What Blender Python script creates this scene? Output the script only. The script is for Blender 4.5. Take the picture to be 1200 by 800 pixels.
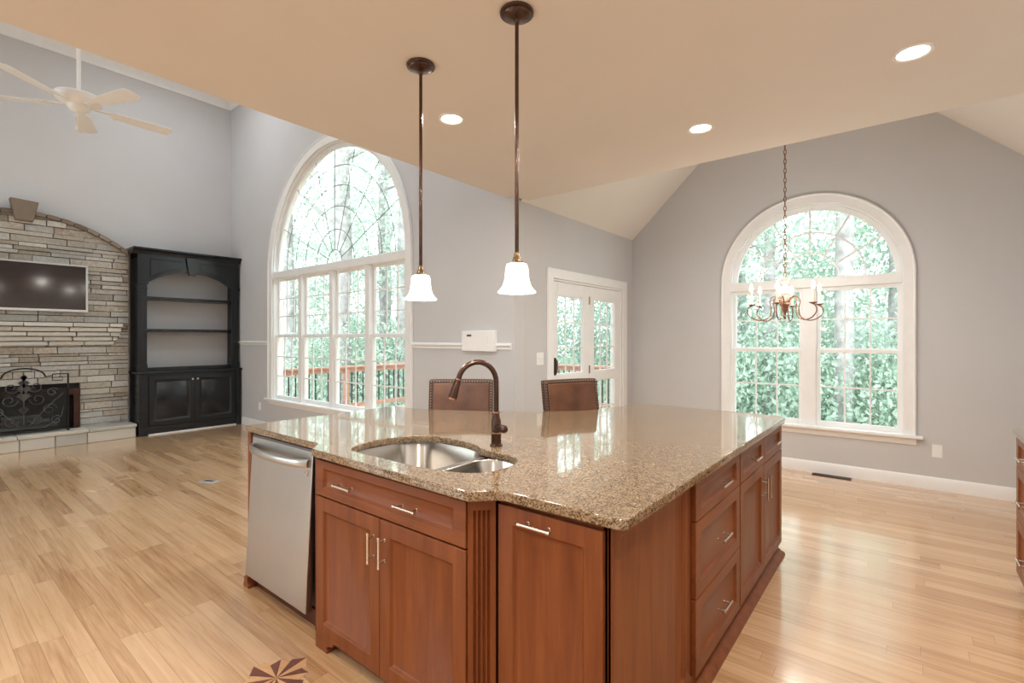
import bpy, bmesh, math, random
from mathutils import Vector, Matrix
random.seed(7)
for o in list(bpy.data.objects): bpy.data.objects.remove(o)
scn = bpy.context.scene
C = scn.collection
PI = math.pi
def R(d): return math.radians(d)

# ------------------------------------------------------------------ camera, world, exposure
cam = bpy.data.cameras.new('camera'); cam.sensor_width = 36; cam.lens = 578.57/1200*36
cam.shift_y = -4.04/1200; cam.clip_start = 0.05; cam.clip_end = 400
camo = bpy.data.objects.new('camera', cam); C.objects.link(camo)
camo.location = (0, 0, 1.42); camo.rotation_euler = (R(90), 0, R(38.804)); scn.camera = camo
WORLD = 4.3
CAN = 15.0          # watts of a recessed light
PEND = 5.0
CANDLE = 17.0
w = bpy.data.worlds.new('sky'); scn.world = w; w.use_nodes = True
bgn = w.node_tree.nodes['Background']; bgn.inputs['Color'].default_value = (0.90, 0.965, 1.0, 1); bgn.inputs['Strength'].default_value = WORLD
vs = scn.view_settings; vs.view_transform = 'Standard'; vs.look = 'None'; vs.gamma = 1.0; vs.use_curve_mapping = False
vs.exposure = 0.30
scn.cycles.use_denoising = True
scn.cycles.max_bounces = 10; scn.cycles.diffuse_bounces = 6; scn.cycles.glossy_bounces = 5
scn.cycles.transmission_bounces = 8; scn.cycles.transparent_max_bounces = 24
scn.cycles.sample_clamp_indirect = 6.0
scn.cycles.caustics_reflective = False; scn.cycles.caustics_refractive = False

# ------------------------------------------------------------------ materials
def new_mat(name):
    m = bpy.data.materials.new(name); m.use_nodes = True
    nt = m.node_tree; return m, nt, nt.nodes['Principled BSDF']
def N(nt, t, **kw):
    n = nt.nodes.new(t)
    for k, v in kw.items(): setattr(n, k, v)
    return n
def ramp(nt, fac, stops, interp='LINEAR'):
    r = N(nt, 'ShaderNodeValToRGB'); r.color_ramp.interpolation = interp
    e = r.color_ramp.elements
    while len(e) < len(stops): e.new(0.5)
    for i, (p, c) in enumerate(stops): e[i].position = p; e[i].color = (*c, 1)
    nt.links.new(fac, r.inputs[0]); return r.outputs[0]
def coords(nt, scale=(1, 1, 1), rot=(0, 0, 0), kind='Object'):
    t = N(nt, 'ShaderNodeTexCoord'); mp = N(nt, 'ShaderNodeMapping')
    mp.inputs['Scale'].default_value = scale; mp.inputs['Rotation'].default_value = rot
    nt.links.new(t.outputs[kind], mp.inputs[0]); return mp.outputs[0]
def noise(nt, vec, scale, detail=4, rough=.5, dist=0):
    n = N(nt, 'ShaderNodeTexNoise'); n.inputs['Scale'].default_value = scale; n.inputs['Detail'].default_value = detail
    n.inputs['Roughness'].default_value = rough; n.inputs['Distortion'].default_value = dist
    if vec is not None: nt.links.new(vec, n.inputs['Vector'])
    return n.outputs['Fac']
def bump(nt, b, h, strength=.2, dist=.01):
    n = N(nt, 'ShaderNodeBump'); n.inputs['Strength'].default_value = strength; n.inputs['Distance'].default_value = dist
    nt.links.new(h, n.inputs['Height']); nt.links.new(n.outputs[0], b.inputs['Normal'])
def simple(name, col, rough=.5, metal=0, var=.06, scale=8, coat=0, bmp=0, spec=.5):
    m, nt, b = new_mat(name)
    v = coords(nt); f = noise(nt, v, scale)
    lo = tuple(max(0, c*(1-var)) for c in col); hi = tuple(min(1, c*(1+var)) for c in col)
    nt.links.new(ramp(nt, f, [(.3, lo), (.7, hi)]), b.inputs['Base Color'])
    b.inputs['Roughness'].default_value = rough; b.inputs['Metallic'].default_value = metal
    b.inputs['Coat Weight'].default_value = coat; b.inputs['Specular IOR Level'].default_value = spec
    if bmp: bump(nt, b, noise(nt, v, scale*12), bmp, .002)
    return m
def emis(name, col, s, base=(.9, .9, .88)):
    m, nt, b = new_mat(name); b.inputs['Base Color'].default_value = (*base, 1)
    b.inputs['Emission Color'].default_value = (*col, 1); b.inputs['Emission Strength'].default_value = s
    b.inputs['Roughness'].default_value = .4; return m
def wood(name, lo, mid, hi, axis=2, rough=.38, coat=.05, scale=1.0):
    m, nt, b = new_mat(name)
    sc = [9*scale]*3; sc[axis] = .8*scale
    v = coords(nt, tuple(sc)); f = noise(nt, v, 2.2, 6, .6, .5)
    sc2 = [60*scale]*3; sc2[axis] = 2.5*scale
    f2 = noise(nt, coords(nt, tuple(sc2)), 2, 3, .6)
    mx = N(nt, 'ShaderNodeMath', operation='MULTIPLY_ADD'); nt.links.new(f2, mx.inputs[0]); mx.inputs[1].default_value = .3
    nt.links.new(f, mx.inputs[2])
    nt.links.new(ramp(nt, mx.outputs[0], [(.42, lo), (.62, mid), (.85, hi)]), b.inputs['Base Color'])
    b.inputs['Roughness'].default_value = rough; b.inputs['Specular IOR Level'].default_value = .3; b.inputs['Coat Weight'].default_value = coat; b.inputs['Coat Roughness'].default_value = .15
    return m
M = {}
M['wall'] = simple('wall_paint', (.585, .588, .600), .75, var=.015, scale=2, bmp=.05, spec=.3)
M['ceil'] = simple('ceiling_paint', (.765, .73, .68), .8, var=.015, scale=2, bmp=.05, spec=.3)
M['white'] = simple('white_trim', (.85, .86, .865), .35, var=.02)
M['cherry'] = wood('cherry_wood', (.145, .037, .011), (.19, .054, .016), (.235, .073, .021), 2)
M['cherry_x'] = wood('cherry_wood_across', (.145, .037, .011), (.19, .054, .016), (.235, .073, .021), 0)
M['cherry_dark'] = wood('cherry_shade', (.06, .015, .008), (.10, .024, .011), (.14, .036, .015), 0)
M['nickel'] = simple('brushed_nickel', (.72, .66, .58), .25, 1, .05)
M['steel'] = simple('stainless_steel', (.56, .55, .54), .30, 1, .04, 3)
M['bowl'] = simple('satin_steel', (.66, .64, .60), .22, 1, .03, 3)
M['bronze'] = simple('oil_rubbed_bronze', (.075, .036, .024), .27, .8, .3, 30, .3)
M['copper'] = simple('copper_edge', (.55, .27, .17), .25, 1, .1)
M['iron'] = simple('black_iron', (.022, .02, .02), .45, .6, .2, 20)
M['black'] = simple('black_cabinet', (.007, .009, .012), .27, 0, .25, 5, .0, 0, .5)
M['soot'] = simple('soot', (.02, .018, .016), .9, 0, .4, 6)
M['rust'] = simple('dark_bronze_frame', (.06, .022, .016), .4, .4, .2, 8)
M['fanwhite'] = simple('white_enamel', (.88, .87, .85), .3, 0, .02)
M['plastic'] = simple('white_plastic', (.85, .86, .86), .35, 0, .02)
M['grey'] = simple('grey_plastic', (.10, .10, .11), .4, 0, .1)
M['brass'] = simple('aged_brass', (.30, .21, .12), .3, 1, .1)
M['candle'] = simple('ivory_sleeve', (.86, .76, .60), .4, 0, .03)
M['rustic'] = simple('rust_brown_iron', (.25, .12, .07), .5, .5, .25, 20)
M['deckred'] = wood('red_deck_wood', (.34, .18, .14), (.44, .25, .20), (.52, .32, .26), 1, .7, 0)
M['deck'] = wood('deck_boards', (.30, .25, .21), (.40, .34, .29), (.48, .42, .36), 1, .8, 0)
M['bark'] = simple('bark', (.36, .34, .335), .9, 0, .35, 6, bmp=.6)
M['ground'] = simple('forest_floor', (.24, .30, .16), .95, 0, .4, 1.2)
M['shade'] = emis('lit_frosted_glass', (1.0, .90, .76), 2.4)
M['lens'] = emis('lit_lens', (1.0, .93, .82), 9)
M['flame'] = emis('lit_candle_bulb', (1.0, .88, .70), 6)
M['glow'] = emis('lit_glass_column', (1.0, .90, .74), .08, (.42, .38, .31))
M['silver'] = simple('silver_bezel', (.62, .62, .62), .3, .6, .03)

def floor_mat():
    m, nt, b = new_mat('oak_planks'); L = nt.links
    t = N(nt, 'ShaderNodeTexCoord'); s = N(nt, 'ShaderNodeSeparateXYZ'); L.new(t.outputs['Object'], s.inputs[0])
    def mth(op, a, bb=None, cc=None):
        n = N(nt, 'ShaderNodeMath', operation=op)
        for i, q in enumerate((a, bb, cc)):
            if q is None: continue
            if isinstance(q, (int, float)): n.inputs[i].default_value = q
            else: L.new(q, n.inputs[i])
        return n.outputs[0]
    PW, PL = .082, 1.05
    yr = mth('DIVIDE', s.outputs[1], PW); row = mth('FLOOR', yr); yf = mth('FRACT', yr)
    wn = N(nt, 'ShaderNodeTexWhiteNoise', noise_dimensions='1D'); L.new(row, wn.inputs['W'])
    xo = mth('ADD', mth('DIVIDE', s.outputs[0], PL), mth('MULTIPLY', wn.outputs['Value'], 7.3))
    pid = mth('FLOOR', xo); xf = mth('FRACT', xo)
    cv = N(nt, 'ShaderNodeCombineXYZ'); L.new(row, cv.inputs[0]); L.new(pid, cv.inputs[1])
    w2 = N(nt, 'ShaderNodeTexWhiteNoise', noise_dimensions='2D'); L.new(cv.outputs[0], w2.inputs['Vector'])
    rnd = w2.outputs['Value']
    g = N(nt, 'ShaderNodeCombineXYZ')
    L.new(mth('MULTIPLY', s.outputs[0], 1.6), g.inputs[0]); L.new(mth('MULTIPLY', s.outputs[1], 30), g.inputs[1]); L.new(mth('MULTIPLY', rnd, 50), g.inputs[2])
    gr = noise(nt, g.outputs[0], 1.0, 5, .6, .8)
    g2 = N(nt, 'ShaderNodeCombineXYZ')
    L.new(mth('MULTIPLY', s.outputs[0], 4), g2.inputs[0]); L.new(mth('MULTIPLY', s.outputs[1], 130), g2.inputs[1]); L.new(mth('MULTIPLY', rnd, 31), g2.inputs[2])
    fine = noise(nt, g2.outputs[0], 1.0, 3, .6, .3)
    tone = mth('ADD', mth('MULTIPLY', rnd, .22), mth('ADD', mth('MULTIPLY', gr, .60), mth('MULTIPLY', fine, .22)))
    col = ramp(nt, tone, [(.24, (.29, .13, .052)), (.40, (.49, .28, .135)), (.57, (.64, .405, .22)), (.8, (.73, .505, .305))])
    edge = mth('MINIMUM', mth('MINIMUM', yf, mth('SUBTRACT', 1, yf)), mth('MULTIPLY', mth('MINIMUM', xf, mth('SUBTRACT', 1, xf)), PL/PW))
    seam = mth('LESS_THAN', edge, .012)
    mx = N(nt, 'ShaderNodeMix', data_type='RGBA'); L.new(mth('MULTIPLY', seam, .5), mx.inputs[0]); L.new(col, mx.inputs[6]); mx.inputs[7].default_value = (.14, .06, .025, 1)
    L.new(mx.outputs[2], b.inputs['Base Color'])
    b.inputs['Roughness'].default_value = .24
    rr = noise(nt, t.outputs['Object'], 1.4, 3)
    L.new(mth('MULTIPLY_ADD', rr, .16, .17), b.inputs['Roughness'])
    b.inputs['Coat Weight'].default_value = 1.0; b.inputs['Coat Roughness'].default_value = .13
    bump(nt, b, mth('SUBTRACT', mth('MULTIPLY', gr, .15), seam), .05, .002)
    return m
M['floor'] = floor_mat()

def granite(name, cols, rough=.07):
    m, nt, b = new_mat(name); v = coords(nt)
    vo = N(nt, 'ShaderNodeTexVoronoi'); vo.inputs['Scale'].default_value = 235; nt.links.new(v, vo.inputs['Vector'])
    sp = N(nt, 'ShaderNodeSeparateColor'); nt.links.new(vo.outputs['Color'], sp.inputs[0])
    n2 = noise(nt, v, 45, 3)
    a = N(nt, 'ShaderNodeMath', operation='MULTIPLY_ADD'); nt.links.new(n2, a.inputs[0]); a.inputs[1].default_value = .7
    nt.links.new(sp.outputs[0], a.inputs[2])
    d = N(nt, 'ShaderNodeMath', operation='DIVIDE'); nt.links.new(a.outputs[0], d.inputs[0]); d.inputs[1].default_value = 1.7
    nt.links.new(ramp(nt, d.outputs[0], cols, 'CONSTANT'), b.inputs['Base Color'])
    b.inputs['Roughness'].default_value = rough; b.inputs['Specular IOR Level'].default_value = .6
    b.inputs['Coat Weight'].default_value = .45; b.inputs['Coat Roughness'].default_value = .03
    return m
M['granite'] = granite('brown_granite', [(0, (0.026, 0.013, 0.007)), (.2, (0.086, 0.047, 0.022)), (.33, (0.189, 0.121, 0.064)), (.5, (0.292, 0.210, 0.129)), (.7, (0.361, 0.276, 0.183)), (.86, (0.154, 0.098, 0.052))])
M['granite2'] = granite('grey_brown_granite', [(0, (.07, .055, .045)), (.25, (.17, .14, .11)), (.4, (.30, .26, .22)), (.6, (.38, .35, .30)), (.8, (.2, .17, .14))])

def island_mat(name, stops, rough=.85, bm=.5, scale=18, trans=0):
    m, nt, b = new_mat(name); g = N(nt, 'ShaderNodeNewGeometry'); v = coords(nt)
    n1 = noise(nt, v, scale, 4)
    a = N(nt, 'ShaderNodeMath', operation='MULTIPLY_ADD'); nt.links.new(n1, a.inputs[0]); a.inputs[1].default_value = .35
    nt.links.new(g.outputs['Random Per Island'], a.inputs[2])
    d = N(nt, 'ShaderNodeMath', operation='DIVIDE'); nt.links.new(a.outputs[0], d.inputs[0]); d.inputs[1].default_value = 1.35
    col = ramp(nt, d.outputs[0], stops)
    nt.links.new(col, b.inputs['Base Color']); b.inputs['Roughness'].default_value = rough
    if bm: bump(nt, b, n1, bm, .01)
    if trans:
        tr = N(nt, 'ShaderNodeBsdfTranslucent'); nt.links.new(col, tr.inputs['Color'])
        mx = N(nt, 'ShaderNodeMixShader'); mx.inputs[0].default_value = trans
        nt.links.new(b.outputs[0], mx.inputs[1]); nt.links.new(tr.outputs[0], mx.inputs[2])
        nt.links.new(mx.outputs[0], nt.nodes['Material Output'].inputs['Surface'])
    return m
M['stone'] = island_mat('ledge_stone', [(.05, (.19, .14, .095)), (.2, (.33, .29, .24)), (.4, (.48, .45, .40)), (.55, (.36, .35, .33)), (.75, (.58, .56, .52)), (.95, (.30, .22, .145))], bm=.9, scale=26)
M['pale'] = island_mat('lit_ledge_stone', [(.1, (.46, .44, .40)), (.5, (.60, .58, .54)), (.9, (.52, .49, .44))], bm=.8, scale=26)  # lighter copy of the ledge stone, light on the mantel painted in
M['slab'] = island_mat('flagstone', [(.1, (.42, .41, .38)), (.5, (.52, .50, .46)), (.9, (.58, .55, .49))], scale=7)
M['key'] = island_mat('brown_keystone', [(.1, (.13, .10, .075)), (.5, (.21, .165, .125)), (.9, (.29, .235, .185))], scale=14)
LEAF = [(.05, (.29, .40, .32)), (.4, (.43, .545, .455)), (.7, (.57, .67, .585)), (.95, (.70, .775, .70))]
M['leaf'] = island_mat('pale_leaves', LEAF, .6, 0, 3, .5)
M['leafd'] = island_mat('mid_leaves', [(p, (c[0]*.84, c[1]*.88, c[2]*.9)) for p, c in LEAF], .6, 0, 3, .45)

def glass_mat():
    m, nt, b = new_mat('window_glass'); nt.nodes.remove(b)
    tr = N(nt, 'ShaderNodeBsdfTransparent'); tr.inputs[0].default_value = (.97, .99, .98, 1)
    gl = N(nt, 'ShaderNodeBsdfGlossy'); gl.inputs['Roughness'].default_value = .01
    lw = N(nt, 'ShaderNodeLayerWeight'); lw.inputs[0].default_value = .5
    pw = N(nt, 'ShaderNodeMath', operation='POWER'); nt.links.new(lw.outputs['Facing'], pw.inputs[0]); pw.inputs[1].default_value = 5
    ma = N(nt, 'ShaderNodeMath', operation='MULTIPLY_ADD'); nt.links.new(pw.outputs[0], ma.inputs[0]); ma.inputs[1].default_value = .8; ma.inputs[2].default_value = .025
    mx = N(nt, 'ShaderNodeMixShader'); nt.links.new(ma.outputs[0], mx.inputs[0])
    nt.links.new(tr.outputs[0], mx.inputs[1]); nt.links.new(gl.outputs[0], mx.inputs[2])
    nt.links.new(mx.outputs[0], nt.nodes['Material Output'].inputs['Surface']); return m
M['glass'] = glass_mat()
def screen_mat():
    m, nt, b = new_mat('dark_screen'); b.inputs['Base Color'].default_value = (.022, .010, .008, 1)
    b.inputs['Roughness'].default_value = .12; b.inputs['Coat Weight'].default_value = .5; b.inputs['Coat Roughness'].default_value = .08; return m
M['screen'] = screen_mat()
def leather():
    m, nt, b = new_mat('brown_leather'); v = coords(nt)
    nt.links.new(ramp(nt, noise(nt, v, 7, 4), [(.3, (.075, .027, .012)), (.7, (.16, .065, .03))]), b.inputs['Base Color'])
    b.inputs['Roughness'].default_value = .34; bump(nt, b, noise(nt, v, 160, 2), .15, .002); return m
M['leather'] = leather()
M['piping'] = simple('dark_leather_border', (.06, .026, .016), .45, 0, .2, 20)
def wire():
    m, nt, b = new_mat('black_wire_mesh_screen'); b.inputs['Base Color'].default_value = (.015, .015, .015, 1); b.inputs['Roughness'].default_value = .7
    tr = N(nt, 'ShaderNodeBsdfTransparent'); mx = N(nt, 'ShaderNodeMixShader'); mx.inputs[0].default_value = .5
    nt.links.new(tr.outputs[0], mx.inputs[1]); nt.links.new(b.outputs[0], mx.inputs[2]); nt.links.new(mx.outputs[0], nt.nodes['Material Output'].inputs['Surface']); return m
M['meshp'] = wire()
M['scroll'] = simple('pewter_scrollwork', (.10, .105, .11), .4, .7, .3, 20)
M['nail'] = simple('antique_nail', (.40, .28, .18), .35, 1, .1)
M['darkwood'] = wood('espresso_wood', (.02, .01, .006), (.04, .018, .01), (.06, .028, .014), 2)
M['inlay'] = simple('mahogany_inlay', (.16, .045, .025), .3, 0, .15, 30, .3)
M['maple'] = simple('maple_inlay', (.62, .36, .17), .3, 0, .1, 30, .3)

# ------------------------------------------------------------------ mesh helpers
class MB:
    def __init__(s): s.v = []; s.f = []
    def add(s, vs, fs):
        k = len(s.v); s.v += [tuple(p) for p in vs]; s.f += [tuple(k+i for i in f) for f in fs]; return s
    def box(s, x0, x1, y0, y1, z0, z1):
        return s.add([(x0,y0,z0),(x1,y0,z0),(x1,y1,z0),(x0,y1,z0),(x0,y0,z1),(x1,y0,z1),(x1,y1,z1),(x0,y1,z1)],
                     [(0,3,2,1),(4,5,6,7),(0,1,5,4),(1,2,6,5),(2,3,7,6),(3,0,4,7)])
    def prism(s, poly, a0, a1, ax='y'):
        n = len(poly)
        def P(u, v, a): return {'y': (u, a, v), 'x': (a, u, v), 'z': (u, v, a)}[ax]
        vs = [P(u, v, a0) for u, v in poly]+[P(u, v, a1) for u, v in poly]
        fs = [tuple(range(n)), tuple(range(2*n-1, n-1, -1))]+[(i, i+n, (i+1) % n+n, (i+1) % n) for i in range(n)]
        return s.add(vs, fs)
    def tube(s, pts, r, n=10, closed=False, caps=True):
        pts = [Vector(p) for p in pts]; m = len(pts); rs = r if isinstance(r, (list, tuple)) else [r]*m
        vs = []; fs = []; prev = None
        for i, p in enumerate(pts):
            a = pts[(i-1) % m] if (closed or i > 0) else p; b = pts[(i+1) % m] if (closed or i < m-1) else p
            t = (b-a).normalized()
            if prev is None:
                up = Vector((0, 0, 1)) if abs(t.z) < .9 else Vector((1, 0, 0)); u = t.cross(up).normalized()
            else:
                u = (prev-t*prev.dot(t)); u = u.normalized() if u.length > 1e-6 else t.orthogonal().normalized()
            prev = u; q = t.cross(u)
            for k in range(n):
                c = 2*PI*k/n; vs.append(p+(u*math.cos(c)+q*math.sin(c))*rs[i])
        for i in range(m if closed else m-1):
            j = (i+1) % m
            for k in range(n): fs.append((i*n+k, i*n+(k+1) % n, j*n+(k+1) % n, j*n+k))
        if caps and not closed: fs.append(tuple(range(n-1, -1, -1))); fs.append(tuple((m-1)*n+k for k in range(n)))
        return s.add(vs, fs)
    def lathe(s, prof, n=24, c=(0, 0, 0), cap=True):
        vs = []; fs = []; m = len(prof)
        for r, z in prof:
            for k in range(n): a = 2*PI*k/n; vs.append((c[0]+max(r, 1e-4)*math.cos(a), c[1]+max(r, 1e-4)*math.sin(a), c[2]+z))
        for i in range(m-1):
            for k in range(n): fs.append((i*n+k, i*n+(k+1) % n, (i+1)*n+(k+1) % n, (i+1)*n+k))
        if cap: fs.append(tuple(range(n-1, -1, -1))); fs.append(tuple((m-1)*n+k for k in range(n)))
        return s.add(vs, fs)
    def ball(s, c, r, n=10, sz=(1, 1, 1)):
        m = max(4, n//2); vs = [(c[0], c[1], c[2]-r*sz[2])]; fs = []
        for i in range(1, m):
            th = -PI/2+PI*i/m
            for k in range(n): a = 2*PI*k/n; vs.append((c[0]+r*sz[0]*math.cos(th)*math.cos(a), c[1]+r*sz[1]*math.cos(th)*math.sin(a), c[2]+r*sz[2]*math.sin(th)))
        vs.append((c[0], c[1], c[2]+r*sz[2])); t = len(vs)-1
        for k in range(n): fs.append((0, 1+(k+1) % n, 1+k)); fs.append((t, t-n+k, t-n+(k+1) % n))
        for i in range(m-2):
            for k in range(n): a = 1+i*n; fs.append((a+k, a+(k+1) % n, a+n+(k+1) % n, a+n+k))
        return s.add(vs, fs)
    def xf(s, mat): s.v = [tuple(mat @ Vector(p)) for p in s.v]; return s
    def build(s, name, mat, parent=None, loc=(0, 0, 0), rot=(0, 0, 0), bevel=0, smooth=True, segs=2):
        me = bpy.data.meshes.new(name); me.from_pydata(s.v, [], s.f)
        bm = bmesh.new(); bm.from_mesh(me); bmesh.ops.recalc_face_normals(bm, faces=bm.faces); bm.to_mesh(me); bm.free()
        return link(me, name, mat, parent, loc, rot, bevel, smooth, segs)
def link(me, name, mat, parent=None, loc=(0, 0, 0), rot=(0, 0, 0), bevel=0, smooth=True, segs=2):
    if smooth: me.shade_smooth(); me.set_sharp_from_angle(angle=R(38))
    else: me.shade_flat()
    me.materials.append(M[mat] if isinstance(mat, str) else mat)
    o = bpy.data.objects.new(name, me); C.objects.link(o); o.location = loc; o.rotation_euler = rot
    if parent: o.parent = parent
    if bevel:
        b = o.modifiers.new('bevel', 'BEVEL'); b.width = bevel; b.segments = segs; b.limit_method = 'ANGLE'; b.angle_limit = R(40)
    return o
def fill(loops, depth, bev=0, plane='xy'):
    """flat shape with holes, extruded; (u,v) in plane, thickness centred on 0. Returns a mesh"""
    cu = bpy.data.curves.new('tmp', 'CURVE'); cu.dimensions = '2D'; cu.fill_mode = 'BOTH'
    cu.extrude = max(0, depth/2-bev); cu.bevel_depth = bev; cu.bevel_resolution = 2; cu.offset = -bev
    for lp in loops:
        sp = cu.splines.new('POLY'); sp.points.add(len(lp)-1); sp.use_cyclic_u = True
        for p, q in zip(sp.points, lp): p.co = (q[0], q[1], 0, 1)
    ob = bpy.data.objects.new('tmp', cu); C.objects.link(ob)
    dg = bpy.context.evaluated_depsgraph_get(); me = bpy.data.meshes.new_from_object(ob.evaluated_get(dg))
    bpy.data.objects.remove(ob); bpy.data.curves.remove(cu)
    me.materials.clear()
    if plane == 'xz': me.transform(Matrix(((1,0,0,0),(0,0,-1,0),(0,1,0,0),(0,0,0,1))))
    if plane == 'yz': me.transform(Matrix(((0,0,1,0),(1,0,0,0),(0,1,0,0),(0,0,0,1))))
    return me
def tag(o, label=None, cat=None, group=None, kind=None):
    if label: o['label'] = label
    if cat: o['category'] = cat
    if group: o['group'] = group
    if kind: o['kind'] = kind
    return o
def thing(name, label, cat, loc=(0, 0, 0), rz=0, group=None, kind=None):
    o = bpy.data.objects.new(name, None); o.empty_display_size = .1; C.objects.link(o)
    o.location = loc; o.rotation_euler = (0, 0, rz); return tag(o, label, cat, group, kind)
def struct(o, label=None): o['kind'] = 'structure'; o['label'] = label or o.name.replace('_', ' '); return o
def copy_tree(o, parent=None):
    c = o.copy(); C.objects.link(c)
    if parent: c.parent = parent
    for ch in list(o.children): copy_tree(ch, c)
    return c
def arc(cx, cz, r, a0, a1, n):
    return [(cx+r*math.cos(R(a0+(a1-a0)*i/n)), cz+r*math.sin(R(a0+(a1-a0)*i/n))) for i in range(n+1)]
def smooth_loop(pts, per=6):
    """closed Catmull-Rom through the points"""
    out = []; n = len(pts)
    for i in range(n):
        p0, p1, p2, p3 = [Vector((*pts[(i+k-1) % n], 0)) for k in range(4)]
        for j in range(per):
            t = j/per
            q = .5*((2*p1)+(p2-p0)*t+(2*p0-5*p1+4*p2-p3)*t*t+(3*p1-p0-3*p2+p3)*t**3); out.append((q.x, q.y))
    return out
def spline(pts, per=6):
    out = []; n = len(pts); P = [Vector(p) for p in pts]
    for i in range(n-1):
        p0 = P[max(0, i-1)]; p1 = P[i]; p2 = P[i+1]; p3 = P[min(n-1, i+2)]
        for j in range(per):
            t = j/per; out.append(.5*((2*p1)+(p2-p0)*t+(2*p0-5*p1+4*p2-p3)*t*t+(3*p1-p0-3*p2+p3)*t**3))
    out.append(P[-1]); return out

# ------------------------------------------------------------------ setting: room shell
XF, YW, XD, YD, XR = -9.06, 3.578, -2.849, 6.08, 1.07
XE, YE, ZC, ZL, ZN = -2.93, 3.774, 2.73, 5.48, 2.71
YB = -3.4
struct(MB().box(XF-.15, XR+.15, YB-.15, YD+.16, -.12, 0).build('floor', 'floor'))
struct(MB().box(XE, XR+.1, YB-.1, YE, ZC, ZC+.12).build('ceiling', 'ceil'), 'flat kitchen ceiling')
struct(MB().box(XF-.1, XE+.1, YB-.1, YW+.16, ZL, ZL+.12).build('ceiling_living', 'ceil'), 'high ceiling of the living room')
xm = (XD+XR)/2; zr = ZN+.945*(XR-XD)/2
struct(MB().prism([(XD-.1, ZN-.0945), (xm, zr), (XR+.1, ZN-.0945), (XR+.1, ZN+.1), (xm, zr+.15), (XD-.1, ZN+.1)], YE-.1, YD+.1).build('ceiling_vault', 'ceil', smooth=False), 'vaulted ceiling of the dining nook')
struct(MB().prism([(XD-.1, ZC+.05), (XR+.1, ZC+.05), (xm, zr+.1)], YE-.12, YE).build('wall_header', 'wall'), 'wall above the kitchen ceiling edge')
struct(MB().box(XE, XE+.12, YB, YW+.16, ZC+.04, ZL).build('wall_upper', 'wall'), 'wall above the kitchen facing the living room')
struct(MB().box(XF-.15, XF, YB, YW+.16, 0, ZL).build('wall_left', 'wall'), 'tall grey wall behind the fireplace')
# window wall with arched hole
BW = dict(x0=-7.55, x1=-4.40, z0=.50, zs=2.42); BW['cx'] = (BW['x0']+BW['x1'])/2; BW['r'] = (BW['x1']-BW['x0'])/2
def arched(d, n=40, grow=0):
    return [(d['x0']-grow, d['z0']-grow), (d['x1']+grow, d['z0']-grow)]+arc(d['cx'], d['zs'], d['r']+grow, 0, 180, n)
me = fill([[(XF, 0), (XD, 0), (XD, ZL), (XF, ZL)], arched(BW)], .16, 0, 'xz')
struct(link(me, 'wall_window', 'wall', None, (0, YW+.08, 0), smooth=False), 'grey wall around the big arched window')
# french door wall
DY0, DY1, DZ = 4.20, 5.78, 2.035
me = fill([[(YW+.161, 0), (DY0, 0), (DY0, DZ), (DY1, DZ), (DY1, 0), (YD+.1, 0), (YD+.1, ZN), (YW+.161, ZN)]], .16, 0, 'yz')
struct(link(me, 'wall_door', 'wall', None, (XD-.08, 0, 0), smooth=False), 'beige grey wall around the french doors')
struct(MB().box(XD-.16, XD, YW+.161, YE-.12, ZN, ZL).build('wall_corner', 'wall'), 'wall above the nook corner')
DW = dict(x0=-1.62, x1=-.045, z0=.49, zs=2.06); DW['cx'] = (DW['x0']+DW['x1'])/2; DW['r'] = (DW['x1']-DW['x0'])/2
me = fill([[(XD-.16, 0), (XR+.15, 0), (XR+.15, ZN-.1), (xm, zr+.05), (XD-.16, ZN-.1)], arched(DW)], .16, 0, 'xz')
struct(link(me, 'wall_dining', 'wall', None, (0, YD+.08, 0), smooth=False), 'gable wall around the dining window')
struct(MB().box(XR, XR+.15, YB, YD, 0, ZC+.05).build('wall_right', 'wall'), 'wall behind the right hand cabinets')
# wall behind the camera, with openings added to let in fill light
ops = [[(-8.3, .3), (-6.6, .3), (-6.6, 2.5), (-8.3, 2.5)], [(-5.9, .3), (-4.2, .3), (-4.2, 2.5), (-5.9, 2.5)], [(-1.4, 1.1), (-.3, 1.1), (-.3, 2.1), (-1.4, 2.1)]]
me = fill([[(XF, 0), (XR, 0), (XR, ZC), (XE, ZC), (XE, ZL), (XF, ZL)]]+ops, .15, 0, 'xz')
struct(link(me, 'wall_rear', 'wall', None, (0, YB-.075, 0), smooth=False), 'wall behind the viewpoint with openings added for fill light')
for i, op in enumerate(ops):  # frames and panes for the added fill light openings
    b = MB(); (a, z0), (c, _), (_, z1), _ = op
    for u0, u1, v0, v1 in [(a, a+.06, z0, z1), (c-.06, c, z0, z1), (a, c, z0, z0+.06), (a, c, z1-.06, z1), ((a+c)/2-.03, (a+c)/2+.03, z0, z1)]:
        b.box(u0, u1, YB-.12, YB-.05, v0, v1)
    fr = struct(b.build('window_%d' % (i+3), 'white'), 'added plain window frame behind the viewpoint, for fill light')
    MB().box(a+.03, c-.03, YB-.09, YB-.084, z0+.03, z1-.03).build('pane', 'glass', fr)
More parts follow.
